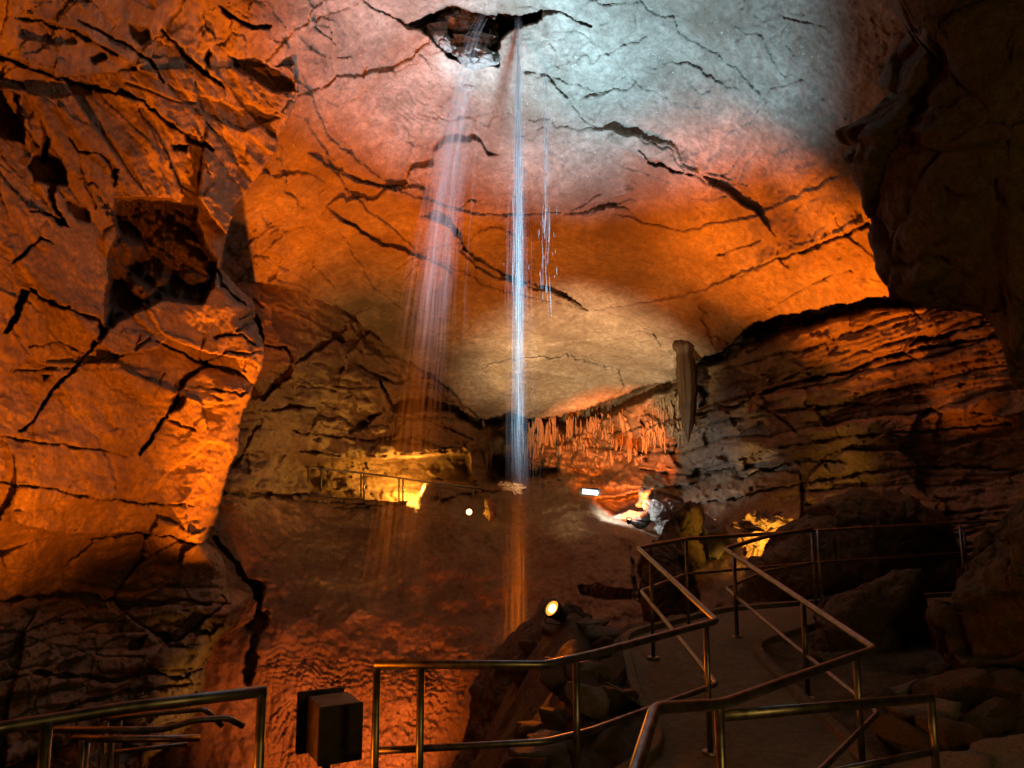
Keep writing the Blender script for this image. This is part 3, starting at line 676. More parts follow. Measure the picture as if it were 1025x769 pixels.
# ------------------------------------------------------------------ rocks
def rock(name, outline, d, thick, mat, label, cat, group=None, back=None, seed=1, fac=.12, cell=.8, rough=.05, slope=0.0, slopex=0.0, centre=None, power=2.0, nr=70, nt=260):
    """a closed boulder whose measured outline sits at distance d; it bulges thick towards the walk and back behind"""
    o_ = np.array(outline, float)
    c = np.array(centre, float) if centre else o_.mean(0)
    th = np.linspace(0, 2 * math.pi, nt, endpoint=False)
    R = np.zeros(nt)
    for k, t in enumerate(th):
        dx, dy = math.cos(t), math.sin(t); best = 0
        for i in range(len(o_)):
            a_, b_ = o_[i], o_[(i + 1) % len(o_)]
            ex, ey = b_ - a_; det = dx * (-ey) + ex * dy
            if abs(det) < 1e-9: continue
            wx, wy = a_ - c
            s = (wx * (-ey) + ex * wy) / det; q = (dx * wy - dy * wx) / det
            if s > 0 and -1e-6 <= q <= 1 + 1e-6: best = max(best, s)
        R[k] = best
    back = back or thick
    rr = np.sin(np.linspace(0, 1, nr) * math.pi / 2)
    V = []
    for sgn, T in ((-1, thick), (1, back)):
        rs = rr[1:] if sgn < 0 else rr[1:-1]
        pr = (1 - rs[:, None] ** power) ** (1 / power) * np.ones((1, nt))
        pxs = c[0] + rs[:, None] * (R * np.cos(th))[None]; pys = c[1] + rs[:, None] * (R * np.sin(th))[None]
        dd = d + slope * (pys - c[1]) + slopex * (pxs - c[0]) + sgn * T * pr
        V.append(unproj(pxs.ravel(), pys.ravel(), dd.ravel()))
    cf = unproj(c[0], c[1], d - thick); cb = unproj(c[0], c[1], d + back)
    nf = nr - 1; nb = nr - 2
    allv = np.concatenate([V[0], V[1], [cf], [cb]])
    ic, ib = len(allv) - 2, len(allv) - 1
    Fc = []
    ii = np.arange(nt); jj = (ii + 1) % nt
    quad = []
    for r in range(nf - 1):
        quad.append(np.stack([r * nt + ii, r * nt + jj, (r + 1) * nt + jj, (r + 1) * nt + ii], -1))
    o2 = nf * nt
    for r in range(nb - 1):
        quad.append(np.stack([o2 + (r + 1) * nt + ii, o2 + (r + 1) * nt + jj, o2 + r * nt + jj, o2 + r * nt + ii], -1))
    quad.append(np.stack([(nf - 1) * nt + ii, (nf - 1) * nt + jj, o2 + (nb - 1) * nt + jj, o2 + (nb - 1) * nt + ii], -1))
    quad.append(np.stack([0 * ii + ic, 0 * ii + ic, jj, ii], -1)); quad.append(np.stack([0 * ii + ib, 0 * ii + ib, o2 + ii, o2 + jj], -1))
    quad = np.concatenate(quad)
    cen = allv.mean(0)
    base = np.array([cen[0], cen[1], allv[:, 2].min()])
    nrm = allv - cen; nrm /= np.linalg.norm(nrm, axis=1)[:, None] + 1e-9
    a, ed, cid = facets(allv, cell, fac, fac * 1.3 / max(cell, .2) * .8, seed, sq=(1.2, 1.2, .8))
    a2, ed2, _ = facets(allv, cell * .35, fac * .3, fac * .5, seed + 3)
    dsp = a + a2 + rough * fbm(allv, 1.6, 4, seed + 5) + rough * .3 * fbm(allv, 9, 3, seed + 8) - np.exp(-(ed / .03) ** 2) * fac * .5
    allv = allv + nrm * dsp[:, None]
    me_f = [tuple(dict.fromkeys(f)) for f in quad.tolist()]
    me = bpy.data.meshes.new(name); me.from_pydata((allv - base).tolist(), [], me_f); me.polygons.foreach_set('use_smooth', np.ones(len(me.polygons), bool))
    me.materials.append(mat); me.update()
    o = bpy.data.objects.new(name, me); COL.objects.link(o); o.location = base
    tag(o, label, cat, group)
    return o

rock('rock_overhang', [(870, -160), (878, -40), (900, 20), (925, 45), (896, 88), (905, 96), (880, 116), (849, 131), (862, 146), (853, 158), (866, 186), (869, 232), (885, 268),
                       (900, 295), (930, 302), (962, 300), (986, 306), (1003, 338), (1013, 378), (1060, 385), (1200, 330), (1300, 100), (1250, -160)],
     6.2, 1.0, M['mudrock'], 'huge dark rock overhang jutting in at the upper right corner', 'rock', seed=21, fac=.10, cell=1.1, back=1.4, slopex=-.004, centre=(1010, 130), rough=.05)
rock('boulder', [(545, 606), (565, 622), (585, 650), (596, 690), (600, 760), (600, 900), (440, 900), (452, 769), (470, 718), (488, 672), (505, 645), (525, 622)],
     8.9, 1.0, M['mudrock'], 'big smooth brown boulder sloping into the pit just below the amber spotlight', 'boulder', seed=31, fac=.07, cell=1.0, slope=-.006, centre=(535, 770), rough=.13)
rock('boulder', [(742, 580), (765, 548), (792, 522), (830, 503), (870, 494), (905, 500), (935, 520), (960, 548), (985, 580), (985, 660), (742, 660)],
     13.2, 1.2, M['dark'], 'dark domed boulder behind the far handrail, beside the glowing yellow rock', 'boulder', seed=41, fac=.10, cell=1.0, centre=(860, 580), rough=.08)
rock('boulder', [(1030, 484), (1000, 512), (985, 530), (965, 560), (952, 590), (945, 640), (940, 700), (960, 800), (1150, 860), (1250, 650), (1150, 480)],
     7.2, .9, M['dark'], 'tall dark boulder filling the right edge below the overhang', 'boulder', seed=51, fac=.10, cell=.7, centre=(1060, 640), rough=.11)
rock('boulder', [(836, 600), (862, 583), (895, 571), (922, 569), (926, 600), (929, 640), (920, 672), (900, 700), (850, 720), (810, 720), (800, 650)],
     8.6, .6, M['mudrock'], 'olive brown boulder with a sharp right edge beside the right handrail', 'boulder', seed=61, fac=.06, cell=.9, centre=(870, 640), rough=.10)
rock('rock_outcrop', [(742, 508), (752, 511), (770, 516), (790, 514), (797, 521), (778, 534), (768, 548), (758, 562), (746, 552), (738, 538), (748, 532), (735, 527), (742, 520)],
     15.6, .35, M['drip'], 'ragged rock outcrop glowing bright yellow behind the handrail', 'rock', seed=71, fac=.10, cell=.35, centre=(762, 529), rough=.07)
rock('boulder', [(640, 545), (655, 538), (672, 550), (690, 566), (698, 600), (690, 640), (648, 640), (638, 600)],
     14.0, .7, M['dark'], 'dark boulder behind the top bend of the left ramp handrail', 'boulder', seed=83, fac=.10, cell=.7, rough=.08)
for k, (ol, dd, lb) in enumerate([
    ([(486, 500), (490, 497), (496, 505), (496, 516), (490, 521), (484, 514)], 21.3, 'small upright formation glowing yellow beside the oval lamp'),
    ([(495, 484), (505, 480), (517, 484), (528, 487), (518, 492), (504, 491)], 21.6, 'low pale rock ledge behind the foot of the waterfall')]):
    rock('rock', ol, dd, .25, M['drip'], lb, 'rock', seed=190 + k, fac=.10, cell=.3, nr=26, nt=100)
for k, (ol, dd, lb) in enumerate([
    ([(612, 518), (630, 511), (650, 509), (652, 520), (640, 530), (620, 524)], 21, 'pale rounded rock in the grey hollow nearest the small amber lamp'),
    ([(648, 502), (672, 498), (686, 515), (682, 535), (668, 540), (650, 520)], 20.5, 'pale blocky rock at the right end of the grey hollow'),
    ([(640, 492), (652, 489), (653, 502), (640, 503)], 22, 'small square pale rock under the hollow\'s roof'),
    ([(694, 525), (706, 518), (724, 526), (728, 548), (712, 566), (696, 548)], 17.5, 'greenish grey rock behind the far handrail, left of the yellow outcrop'),
    ([(655, 545), (670, 510), (690, 505), (700, 520), (702, 570), (660, 570)], 16.5, 'dark upright rock between the grey hollow and the handrail')]):
    rock('rock', ol, dd, .5, M['grey'] if k < 4 else M['dark'], lb, 'rock', seed=90 + k, fac=.14, cell=.5, nr=30, nt=120)

# ------------------------------------------------------------------ rubble
def stone_mesh(seed):
    r = np.random.default_rng(seed)
    bm = bmesh.new(); bmesh.ops.create_icosphere(bm, subdivisions=4, radius=1)
    V = np.array([v.co[:] for v in bm.verts]); V /= np.linalg.norm(V, axis=1)[:, None]
    n = r.normal(size=(13, 3)); n /= np.linalg.norm(n, axis=1)[:, None]; hgt = r.uniform(.55, 1, 13)
    dn = np.maximum(V @ n.T, .05); rad = np.min(hgt / dn, axis=1); rad = np.minimum(rad, 1.3)
    W = V * rad[:, None]
    W = W * (1 + .09 * fbm(W + seed, 1.6, 5, seed, .6))[:, None] * np.array([1, .8, .6])
    for v, w in zip(bm.verts, W): v.co = w
    me = bpy.data.meshes.new('rubble_rock'); bm.to_mesh(me); bm.free(); me.polygons.foreach_set('use_smooth', np.ones(len(me.polygons), bool))
    return me
stones = [stone_mesh(500 + i) for i in range(9)]
for i, me in enumerate(stones): me.materials.append(M['grey'] if i % 3 == 0 else M['mudrock'])
def put_stone(x, y, s, label, group, z=None, sink=.25):
    o = bpy.data.objects.new('rubble_rock', stones[random.randrange(9)]); COL.objects.link(o)
    o.scale = (s * random.uniform(.8, 1.3), s * random.uniform(.8, 1.3), s * random.uniform(.7, 1.1)); o.rotation_euler = (random.uniform(-.5, .5), random.uniform(-.5, .5), random.uniform(0, 6.28))
    o.location = (x, y, (ground_z(x, y) if z is None else z) + s * sink)
    return tag(o, label, 'rock', group)
for k in range(120):
    x = random.uniform(.05, 1.25); y = random.uniform(5.0, 9.6)
    d_, _, s_ = path_info(np.array([x]), np.array([y]))
    if s_[0] < 0 or d_[0] < .85 or (abs(x - .42) < .3 and 6.6 < y < 8.5): continue
    put_stone(x, y, random.choice([.07, .10, .13, .17, .22]), 'broken rubble rock heaped between the front handrail and the ramp', 'rubble rocks left of the ramp')
for k in range(70):
    x = random.uniform(2.4, 5.4); y = random.uniform(4.6, 7.8)
    d_, _, s_ = path_info(np.array([x]), np.array([y]))
    if s_[0] > 0 or d_[0] < .95: continue
    put_stone(x, y, random.choice([.07, .10, .16, .24, .34]), 'dark rubble rock on the dirt right of the ramp', 'rubble rocks right of the ramp')

# ------------------------------------------------------------------ tubes and railings
def tube_bm(bm, pts, r, seg=14, cap=True):
    pts = [Vector(p) for p in pts]
    # round the corners
    path = [pts[0]]
    for i in range(1, len(pts) - 1):
        a_, b_, c_ = pts[i - 1], pts[i], pts[i + 1]
        la, lc = (a_ - b_).length, (c_ - b_).length
        ang = (a_ - b_).angle(c_ - b_)
        cut = min(.06, la * .3, lc * .3)
        p0 = b_ + (a_ - b_).normalized() * cut; p2 = b_ + (c_ - b_).normalized() * cut
        for t in (0, .25, .5, .75, 1): path.append(p0 * (1 - t) ** 2 + b_ * 2 * t * (1 - t) + p2 * t * t)
    path.append(pts[-1])
    rings = []; ref = None
    for i, p in enumerate(path):
        t = (path[min(i + 1, len(path) - 1)] - path[max(i - 1, 0)]).normalized()
        if ref is None:
            ref = Vector((0, 0, 1)) if abs(t.z) < .9 else Vector((1, 0, 0))
        ref = (ref - t * ref.dot(t)).normalized(); bi = t.cross(ref)
        rings.append([bm.verts.new(p + (ref * math.cos(2 * math.pi * k / seg) + bi * math.sin(2 * math.pi * k / seg)) * r) for k in range(seg)])
    for a_, b_ in zip(rings[:-1], rings[1:]):
        for k in range(seg): bm.faces.new((a_[k], a_[(k + 1) % seg], b_[(k + 1) % seg], b_[k]))
    if cap: bm.faces.new(rings[0][::-1]); bm.faces.new(rings[-1])

def tube(name, pts, r, mat, parent, seg=14):
    bm = bmesh.new(); tube_bm(bm, [Vector(p) - Vector(parent.location) for p in pts], r, seg)
    return bm_obj(name, bm, mat, parent)

def railing(label, top, mid, posts, r=.024, group='steel handrails of the walkway', rm=.019, cap=True):
    base = Vector(top[0]); base.z = min(p[1].z for p in posts)
    t = thing('railing', base, label, 'railing', group)
    if len(top) > 1: tube('handrail', top, r, M['rail'], t)
    for m in mid: tube('mid_rail', m, rm, M['rail'], t)
    for a_, b_ in posts:
        gz = ground_z(b_.x, b_.y) + .03
        if .5 < a_.z - gz < 1.3 and 'gallery' not in label: b_ = Vector((b_.x, b_.y, gz - .03))
        tube('post', [a_, b_], r * .85, M['rail'], t)
        if r > .021 and 'gallery' not in label:
            bm = bmesh.new(); bmesh.ops.create_cone(bm, cap_ends=True, segments=20, radius1=.062, radius2=.056, depth=.016)
            bmesh.ops.translate(bm, verts=bm.verts, vec=Vector((b_.x, b_.y, b_.z + .035)) - Vector(t.location)); bm_obj('base_plate', bm, M['rail'], t, False)
    return t
def post_at(px, py, d, h=1.02):
    p = U(px, py, d); return (p, Vector((p.x, p.y, p.z - h)))

# A: front handrail, over the pit, then up the ramp's left side and away to the right
At = [U(374, 664, 4.05), U(545, 665, 4.25), U(590, 655, 4.5), U(717, 621, 5.6), U(638, 548, 8.2), U(686, 539, 9.3), U(812, 531, 10.6), U(960, 523, 11.6), U(1000, 521, 12.2)]
Am = [U(374, 751, 4.05), U(545, 742, 4.25), U(590, 731, 4.5), U(717, 684, 5.6), U(641, 591, 8.2), U(687, 574, 9.3), U(812, 563, 10.6), U(960, 553, 11.6)]
railing('steel handrail running along the pit edge and up the left side of the ramp', At, [Am],
        [post_at(377, 666, 4.06), post_at(421, 667, 4.1), post_at(576, 660, 4.42), post_at(706, 625, 5.5), post_at(651, 562, 7.8), post_at(686, 541, 9.3), post_at(812, 533, 10.6), post_at(960, 525, 11.6)])
# B: right side of the ramp and back along the platform
Bt = [U(812, 529, 10.3), U(764, 537, 9.7), U(725, 549, 9.0), U(875, 649, 5.3), U(722, 704, 3.6), U(655, 708, 3.15), U(636, 769, 2.65), U(615, 860, 2.2)]
Bm = [U(812, 563, 10.3), U(766, 571, 9.7), U(726, 588, 9.0), U(797, 648, 6.75), U(878, 713, 5.3), U(822, 769, 4.3), U(730, 850, 3.6)]
railing('steel handrail on the right side of the ramp bending back toward the viewer', Bt, [Bm],
        [post_at(818, 530, 10.4), post_at(734, 556, 8.6), post_at(803, 601, 6.6), post_at(856, 656, 5.1), post_at(719, 708, 3.57), post_at(640, 760, 2.75)], r=.026)
# E: short guard rail in front of it
Et = [U(722, 716, 3.62), U(931, 698, 4.6), ]
railing('short square ended steel guard rail at the lower right', Et, [[U(835, 772, 4.1), U(931, 752, 4.6)]], [post_at(931, 699, 4.6, .9), ], r=.027, rm=.02)
# C: platform rail at the left
railing('steel handrail at the lower left corner ending in a square post', [U(-60, 740, 3.0), U(0, 728, 3.15), U(130, 707, 3.4), U(266, 691, 3.65)], [],
        [post_at(262, 692, 3.64), post_at(47, 722, 3.22)], r=.027)
# D: two lower rails of the stairs beyond
railing('lower stair handrail behind the left corner rail with a bent down end', [U(27, 730, 6.4), U(130, 730, 6.6), U(165, 729, 6.7), U(195, 720, 6.8), U(228, 718, 6.9), U(243, 726, 7.0)],
        [[U(98, 754, 6.6), U(188, 744, 6.8)]], [post_at(103, 731, 6.55), post_at(112, 731, 6.58)], r=.028)
railing('farther stair handrail behind the left corner rail with an angled end', [U(100, 720, 7.6), U(150, 714, 7.7), U(205, 709, 7.8), U(222, 726, 7.9)],
        [], [post_at(106, 720, 7.6), post_at(120, 718, 7.65)], r=.026)
railing('lowest stair handrail just behind the left corner rail', [U(72, 739, 6.0), U(130, 739, 6.1), U(200, 738, 6.25)], [], [post_at(82, 740, 6.0), post_at(87, 740, 6.05)], r=.028)
# far handrail beyond the bend
railing('thin handrail far right beyond the bend of the walkway', [U(925, 552, 13.4), U(948, 531, 13.0), U(985, 524, 13.0)], [], [post_at(964, 529, 13.0, 1.0)], r=.02)
# gallery railing
gal = [U(306, 467, 23.2), U(322, 469, 23.5), U(362, 473, 24), U(400, 478, 24.5), U(425, 482, 24.7), U(440, 484, 24.8), U(484, 489, 25)]
galb = [U(306, 492, 23.2), U(322, 495, 23.5), U(362, 500, 24), U(400, 507, 24.5), U(425, 505, 24.7), U(440, 507, 24.8)]
railing('distant pale railing along the gallery on top of the stone wall', gal, [galb],
        [(U(px, py, d), U(px, py + h, d)) for px, py, d, h in [(308, 467, 23.2, 26), (321, 469, 23.5, 29), (361, 473, 24, 30), (364, 473, 24.05, 30), (399, 478, 24.5, 31), (403, 478, 24.5, 31), (436, 484, 24.8, 26), (440, 484, 24.8, 26), (473, 488, 25, 22)]], r=.03, rm=.022)

# ------------------------------------------------------------------ dry stone wall under the gallery
bm = bmesh.new(); rw = random.Random(4)
a0, a1 = U(296, 535, 21.6), U(402, 548, 23.4)
top0, top1 = U(296, 496, 21.6), U(402, 508, 23.4)
hgt = (top0.z - a0.z)
z = 0
ax = (a1 - a0); ax.z = 0; Lw = ax.length; ax.normalize(); nr_ = Vector((ax.y, -ax.x, 0))
while z < hgt:
    h = rw.uniform(.10, .22); x = -rw.uniform(0, .3)
    while x < Lw:
        w = rw.uniform(.2, .65); c = a0 + ax * (x + w / 2) + Vector((0, 0, z + h / 2 - (x / Lw) * .25)) + nr_ * rw.uniform(-.07, .07)
        r_ = bmesh.ops.create_cube(bm, size=1)
        for v in r_['verts']:
            l = v.co.copy(); l.x *= w * .95; l.y *= .45; l.z *= h * .93
            l += Vector((rw.uniform(-.03, .03), rw.uniform(-.05, .05), rw.uniform(-.02, .02)))
            v.co = c + ax * l.x + nr_ * l.y + Vector((0, 0, l.z))
        x += w
    z += h
bmesh.ops.bevel(bm, geom=bm.edges[:], offset=.025, segments=2, affect='EDGES')
ob = bm_obj('dry_stone_wall', bm, M['dark'], None, True)
tag(ob, 'dark dry stone retaining wall below the lit gallery railing', 'stone wall')

# ------------------------------------------------------------------ stalactites
def stal_mesh(seed, mat, name='stalactite'):
    r = np.random.default_rng(seed); bm = bmesh.new(); n, seg = 22, 12; rings = []
    ph = r.uniform(0, 6.28, 3)
    for i in range(n + 1):
        t = i / n; rad = (1 - t) ** .85 * (.065 + .014 * math.sin(t * 15 + ph[0])) * (.25 + .75 * min(1, t / .22)) + .006
        cx, cy = .03 * math.sin(t * 5 + ph[1]), .03 * math.sin(t * 4 + ph[2]) + .10 * max(0, 1 - t / .25)
        rings.append([bm.verts.new((cx + rad * math.cos(2 * math.pi * k / seg) * (1 + .18 * math.sin(3 * k + ph[0])), cy + rad * math.sin(2 * math.pi * k / seg) * (1 + .18 * math.cos(2 * k + ph[1])), -t)) for k in range(seg)])
    for a_, b_ in zip(rings[:-1], rings[1:]):
        for k in range(seg): bm.faces.new((a_[k], b_[k], b_[(k + 1) % seg], a_[(k + 1) % seg]))
    bm.faces.new(rings[-1][::-1]); bm.faces.new(rings[0])
    me = bpy.data.meshes.new(name); bm.normal_update(); bm.to_mesh(me); bm.free(); me.polygons.foreach_set('use_smooth', np.ones(len(me.polygons), bool)); me.materials.append(mat)
    return me
stal = [stal_mesh(700 + i, M['drip']) for i in range(5)]
def hang(px, py, length_px, label, group, wide=1.0, pull=.35):
    d = max(depth_at(px, py + 2), 6) - pull
    d = min(d, 29.5)
    o = bpy.data.objects.new('stalactite', random.choice(stal)); COL.objects.link(o)
    L_ = length_px / F * d
    o.location = U(px, py, d); o.scale = (wide * random.uniform(.7, 1.3), wide * random.uniform(.7, 1.3), L_); o.rotation_euler = (random.uniform(-.03, .03), random.uniform(-.03, .03), random.uniform(-.5, .5))
    return tag(o, label, 'stalactite', group)
cl = [random.uniform(474, 596) for _ in range(13)]
for k in range(110):
    px = min(598, max(472, random.gauss(random.choice(cl), 5))); t = (px - 474) / 122
    hang(px, 418 + random.uniform(0, 1) ** 1.6 * 34 - 4 * t, random.choice([10, 16, 22, 30, 40, 52]) * random.uniform(.8, 1.1), 'slender stalactite in the dim curtain behind the waterfall', 'stalactites behind the waterfall', random.uniform(.35, 1.3), .12)
cl = [(594, 420), (602, 418), (611, 416), (616, 440), (624, 414), (630, 436), (638, 444), (646, 426), (600, 448)]
for k in range(90):
    cx, cy = random.choice(cl)
    hang(random.gauss(cx, 3.2), cy + random.uniform(-6, 14), random.choice([9, 13, 18, 26, 38]), 'slender stalactite in the curtain lit bright orange', 'stalactites in the orange lit curtain', random.uniform(.35, 1.3), .12)
for k in range(46):
    px = random.uniform(650, 682)
    hang(px, 400 + random.uniform(0, 34) - (px - 650) * .3, random.choice([9, 14, 20, 28]), 'thin pale stalactite left of the big brown stalactite', 'thin stalactites beside the big one', random.uniform(.3, .7), .1)
# the mound's fringe of drips
for k in range(24):
    px = 577 + k * 2.6 + random.uniform(-1, 1)
    o = hang(px, 583 + (px - 577) * .05, random.uniform(6, 14), 'small drip along the overhanging lip of the brown mud bank', 'drips under the mud lip', .7)
    d = depth_at(px, 578) - .05; L_ = random.uniform(8, 15) / F * d; o.location = U(px, 582 + abs(px - 605) * .08, d); o.scale = (.7, .7, L_)
# big brown stalactite
bm = bmesh.new(); prof = [(0, .20), (.05, .30), (.08, .25), (.13, .18), (.16, .20), (.3, .235), (.5, .225), (.68, .19), (.82, .13), (.93, .06), (1, .012)]
rings = []; seg = 28; n = 50
for i in range(n + 1):
    t = i / n; rad = np.interp(t, [p[0] for p in prof], [p[1] for p in prof])
    rings.append([bm.verts.new((rad * (1 + .16 * math.sin(k * 1.35 + 2 * math.sin(t * 3)) + .05 * math.sin(t * 40 + k)) * math.cos(2 * math.pi * k / seg) + .04 * math.sin(t * 4) + .08 * t,
                                rad * (1 + .16 * math.cos(k * 1.7 + t * 2)) * math.sin(2 * math.pi * k / seg), -t * 2.35)) for k in range(seg)])
for a_, b_ in zip(rings[:-1], rings[1:]):
    for k in range(seg): bm.faces.new((a_[k], b_[k], b_[(k + 1) % seg], a_[(k + 1) % seg]))
bm.faces.new(rings[-1][::-1]); bm.faces.new(rings[0])
bs = bm_obj('stalactite', bm, M['brownstal']); dS = depth_at(682, 340) + .2; bs.location = U(683, 341, dS); bs.scale = (dS / 20, dS / 20, dS / 20 * 1.12)
tag(bs, 'big brown fluted stalactite hanging alone from the ceiling lip', 'stalactite')
# lumps inside the waterfall's hole
for k, (ol, lb) in enumerate([([(440, 14), (462, 9), (480, 15), (486, 26), (465, 29), (442, 25)], 'blue lit rock at the top of the waterfall hole'),
                              ([(430, 28), (442, 30), (452, 42), (456, 54), (442, 50), (432, 40)], 'blue lit slanting rock at the left of the waterfall hole'),
                              ([(454, 34), (474, 31), (492, 36), (484, 44), (458, 44)], 'flat blue lit rock in the middle of the waterfall hole'),
                              ([(452, 52), (470, 49), (492, 54), (490, 62), (470, 62)], 'blue lit rock on the lower lip of the waterfall hole')]):
    rock('rock', ol, 15.7 - .2 * k, .3, M['grey'], lb, 'rock', seed=130 + k, fac=.12, cell=.35, nr=24, nt=90)

# ------------------------------------------------------------------ water
def stream(name, label, top, length, n, spread0, spread1, vx, r, mat, seed, vy=0.0, broken=0.0, mist=None):
    rs = np.random.default_rng(seed); top = Vector(top)
    root = thing(name, top, label, 'waterfall')
    def build(cnt, rad, sp_mul, brk, rlen):
        bm = bmesh.new()
        for k in range(cnt):
            g = rs.normal(size=2) * .42; v = rs.normal() * (.02 if broken else .05)
            z0 = rs.uniform(0, length * .85) if brk else rs.uniform(0, .05) * length
            z1 = min(length, z0 + (rs.uniform(*rlen) if brk else length * rs.uniform(.25, 1.0)))
            m = max(3, int((z1 - z0) / .45)); prev = None
            for i in range(m + 1):
                z = z0 + (z1 - z0) * i / m; t = math.sqrt(2 * z / 9.81) if z > 0 else 0
                sp = spread0 + (spread1 - spread0) * (z / length)
                x = (vx + v) * t + g[0] * sp * sp_mul; y = vy * t + g[1] * sp * sp_mul
                x += .012 * math.sin(z * 5 + k); rr = rad * (math.sin(math.pi * (i + .15) / (m + .3)) ** .5) * (.55 + .9 * abs(math.sin(z * 2.3 + k * 1.7)))
                ring = [bm.verts.new((x + rr * math.cos(a_), y + rr * math.sin(a_), -z)) for a_ in (0, 2.09, 4.19)]
                if prev:
                    for j in range(3): bm.faces.new((prev[j], prev[(j + 1) % 3], ring[(j + 1) % 3], ring[j]))
                prev = ring
        return bm
    if n: bm_obj('water_strand', build(n, r, 1.0, broken > 0, (.15, .8)), mat, root)
    if n: bm_obj('droplets', build(46, r * .8, 2.3, True, (.04, .16)), mat, root)['kind'] = 'stuff'
    if mist: bm_obj('spray', build(mist[0], mist[1], mist[2], True, (1.0, 5.0)), M['mist'], root)
    return root
hole = unproj(519, 24, 14.0)
stream('waterfall', 'bright bluish main waterfall falling straight from the ceiling hole', U(518, 13, 14.5), 12.0, 42, .075, .12, 0.0, .0042, M['water'], 1, mist=(330, .016, 1.7))
stream('waterfall', 'fainter misty waterfall stream slanting left from the ceiling hole', U(492, 13, 14.5), 11.4, 0, .20, .62, -1.02, .005, M['mist'], 2, mist=(460, .03, 1.1))
stream('waterfall', 'thin line of glittering droplets right of the main waterfall', U(545, 60, 13.8), 5.0, 64, .06, .14, .0, .005, M['water'], 3, broken=1.0)

# ------------------------------------------------------------------ lamp fixtures and control box
def orient(o, direction):
    o.rotation_euler = Vector(direction).to_track_quat('Z', 'Y').to_euler()
def spotlight_fixture(name, loc, direction, rad, length, lens, label, cat, bracket=True):
    root = thing(name, loc, label, cat); orient(root, direction)
    bm = bmesh.new(); seg = 28
    prof = [(0.0, -length), (rad * .45, -length), (rad * .8, -length * .8), (rad * .95, -length * .35), (rad, 0.0), (rad * 1.1, .0), (rad * 1.12, .035), (rad * .98, .04), (rad * .9, .01)]
    rings = [[bm.verts.new((r * math.cos(2 * math.pi * k / seg), r * math.sin(2 * math.pi * k / seg), z)) for k in range(seg)] for r, z in prof[1:]]
    for a_, b_ in zip(rings[:-1], rings[1:]):
        for k in range(seg): bm.faces.new((a_[k], a_[(k + 1) % seg], b_[(k + 1) % seg], b_[k]))
    bm.faces.new(rings[0][::-1])
    bm_obj('housing', bm, M['housing'], root)
    bm = bmesh.new(); bmesh.ops.create_circle(bm, cap_ends=True, segments=seg, radius=rad * .9); bmesh.ops.translate(bm, verts=bm.verts, vec=(0, 0, .012))
    bm_obj('lens', bm, lens, root)
    bm = bmesh.new(); bmesh.ops.create_uvsphere(bm, u_segments=16, v_segments=10, radius=rad * .5); bmesh.ops.scale(bm, verts=bm.verts, vec=(1, 1, .3)); bmesh.ops.translate(bm, verts=bm.verts, vec=(0, 0, .016))
    bm_obj('bulb', bm, M['bulb'], root)
    if bracket:
        bm = bmesh.new(); tube_bm(bm, [(rad * 1.2, 0, -length * .3), (rad * 1.25, -rad * 1.5, -length * .3), (-rad * 1.25, -rad * 1.5, -length * .3), (-rad * 1.2, 0, -length * .3)], .008, 8)
        bm_obj('bracket', bm, M['housing'], root)
    return root
pS = U(553, 609, 8.0)
spotlight_fixture('spotlight', pS, (-.75, -.8, .62), .09, .2, M['lens_orange'], 'glowing amber spotlight on the rubble in the centre of the cave', 'spotlight')
pL1 = U(469, 512, 21.6); spotlight_fixture('lamp', pL1, (.25, -1, .1), .09, .12, M['lens_yellow'], 'small oval warm lamp below the end of the gallery railing', 'lamp', False)
pL2 = U(629, 520, 18.5); spotlight_fixture('lamp', pL2, (.1, -.5, .9), .06, .1, M['lens_orange'], 'tiny amber lamp at the foot of the grey hollow', 'lamp', False)
# cool tube lamp
pT = U(590, 492, 20.5)
root = thing('tube_lamp', pT, 'bright bluish white floodlight tube under the stalactite curtain', 'lamp')
bm = bmesh.new(); tube_bm(bm, [(-.2, 0, .02), (.2, 0, -.02)], .07, 16); bm_obj('tube', bm, M['lens_white'], root)
bm = bmesh.new(); bmesh.ops.create_cube(bm, size=1); bmesh.ops.scale(bm, verts=bm.verts, vec=(.56, .1, .2)); bmesh.ops.translate(bm, verts=bm.verts, vec=(0, .11, 0)); bmesh.ops.bevel(bm, geom=bm.edges[:], offset=.02, segments=2, affect='EDGES')
bm_obj('housing', bm, M['housing'], root)
# control boxes by the front handrail
def box_part(name, sx, sy, sz, off, mat, parent, bev=.008):
    bm = bmesh.new(); bmesh.ops.create_cube(bm, size=1); bmesh.ops.scale(bm, verts=bm.verts, vec=(sx, sy, sz)); bmesh.ops.bevel(bm, geom=bm.edges[:], offset=bev, segments=2, affect='EDGES')
    bmesh.ops.translate(bm, verts=bm.verts, vec=off); return bm_obj(name, bm, mat, parent, False)
pb = U(340, 733, 4.25)
root = thing('control_box', (pb.x, pb.y, pb.z - .15), 'grey metal control box mounted beside the front handrail post', 'control box'); root.rotation_euler = (0, 0, .5)
box_part('body', .24, .26, .30, (0, .13, .15), M['box'], root)
box_part('cover', .245, .02, .305, (0, -.012, .15), M['boxdark'], root, .004)
for kk in (.07, .15, .235): box_part('latch', .05, .012, .018, (.02, -.028, kk), M['black'], root, .003)
box_part('mounting_plate', .27, .03, .34, (-.03, .30, .15), M['boxdark'], root, .004)
box_part('bracket', .04, .04, .9, (0, .25, -.42), M['boxdark'], root, .004)
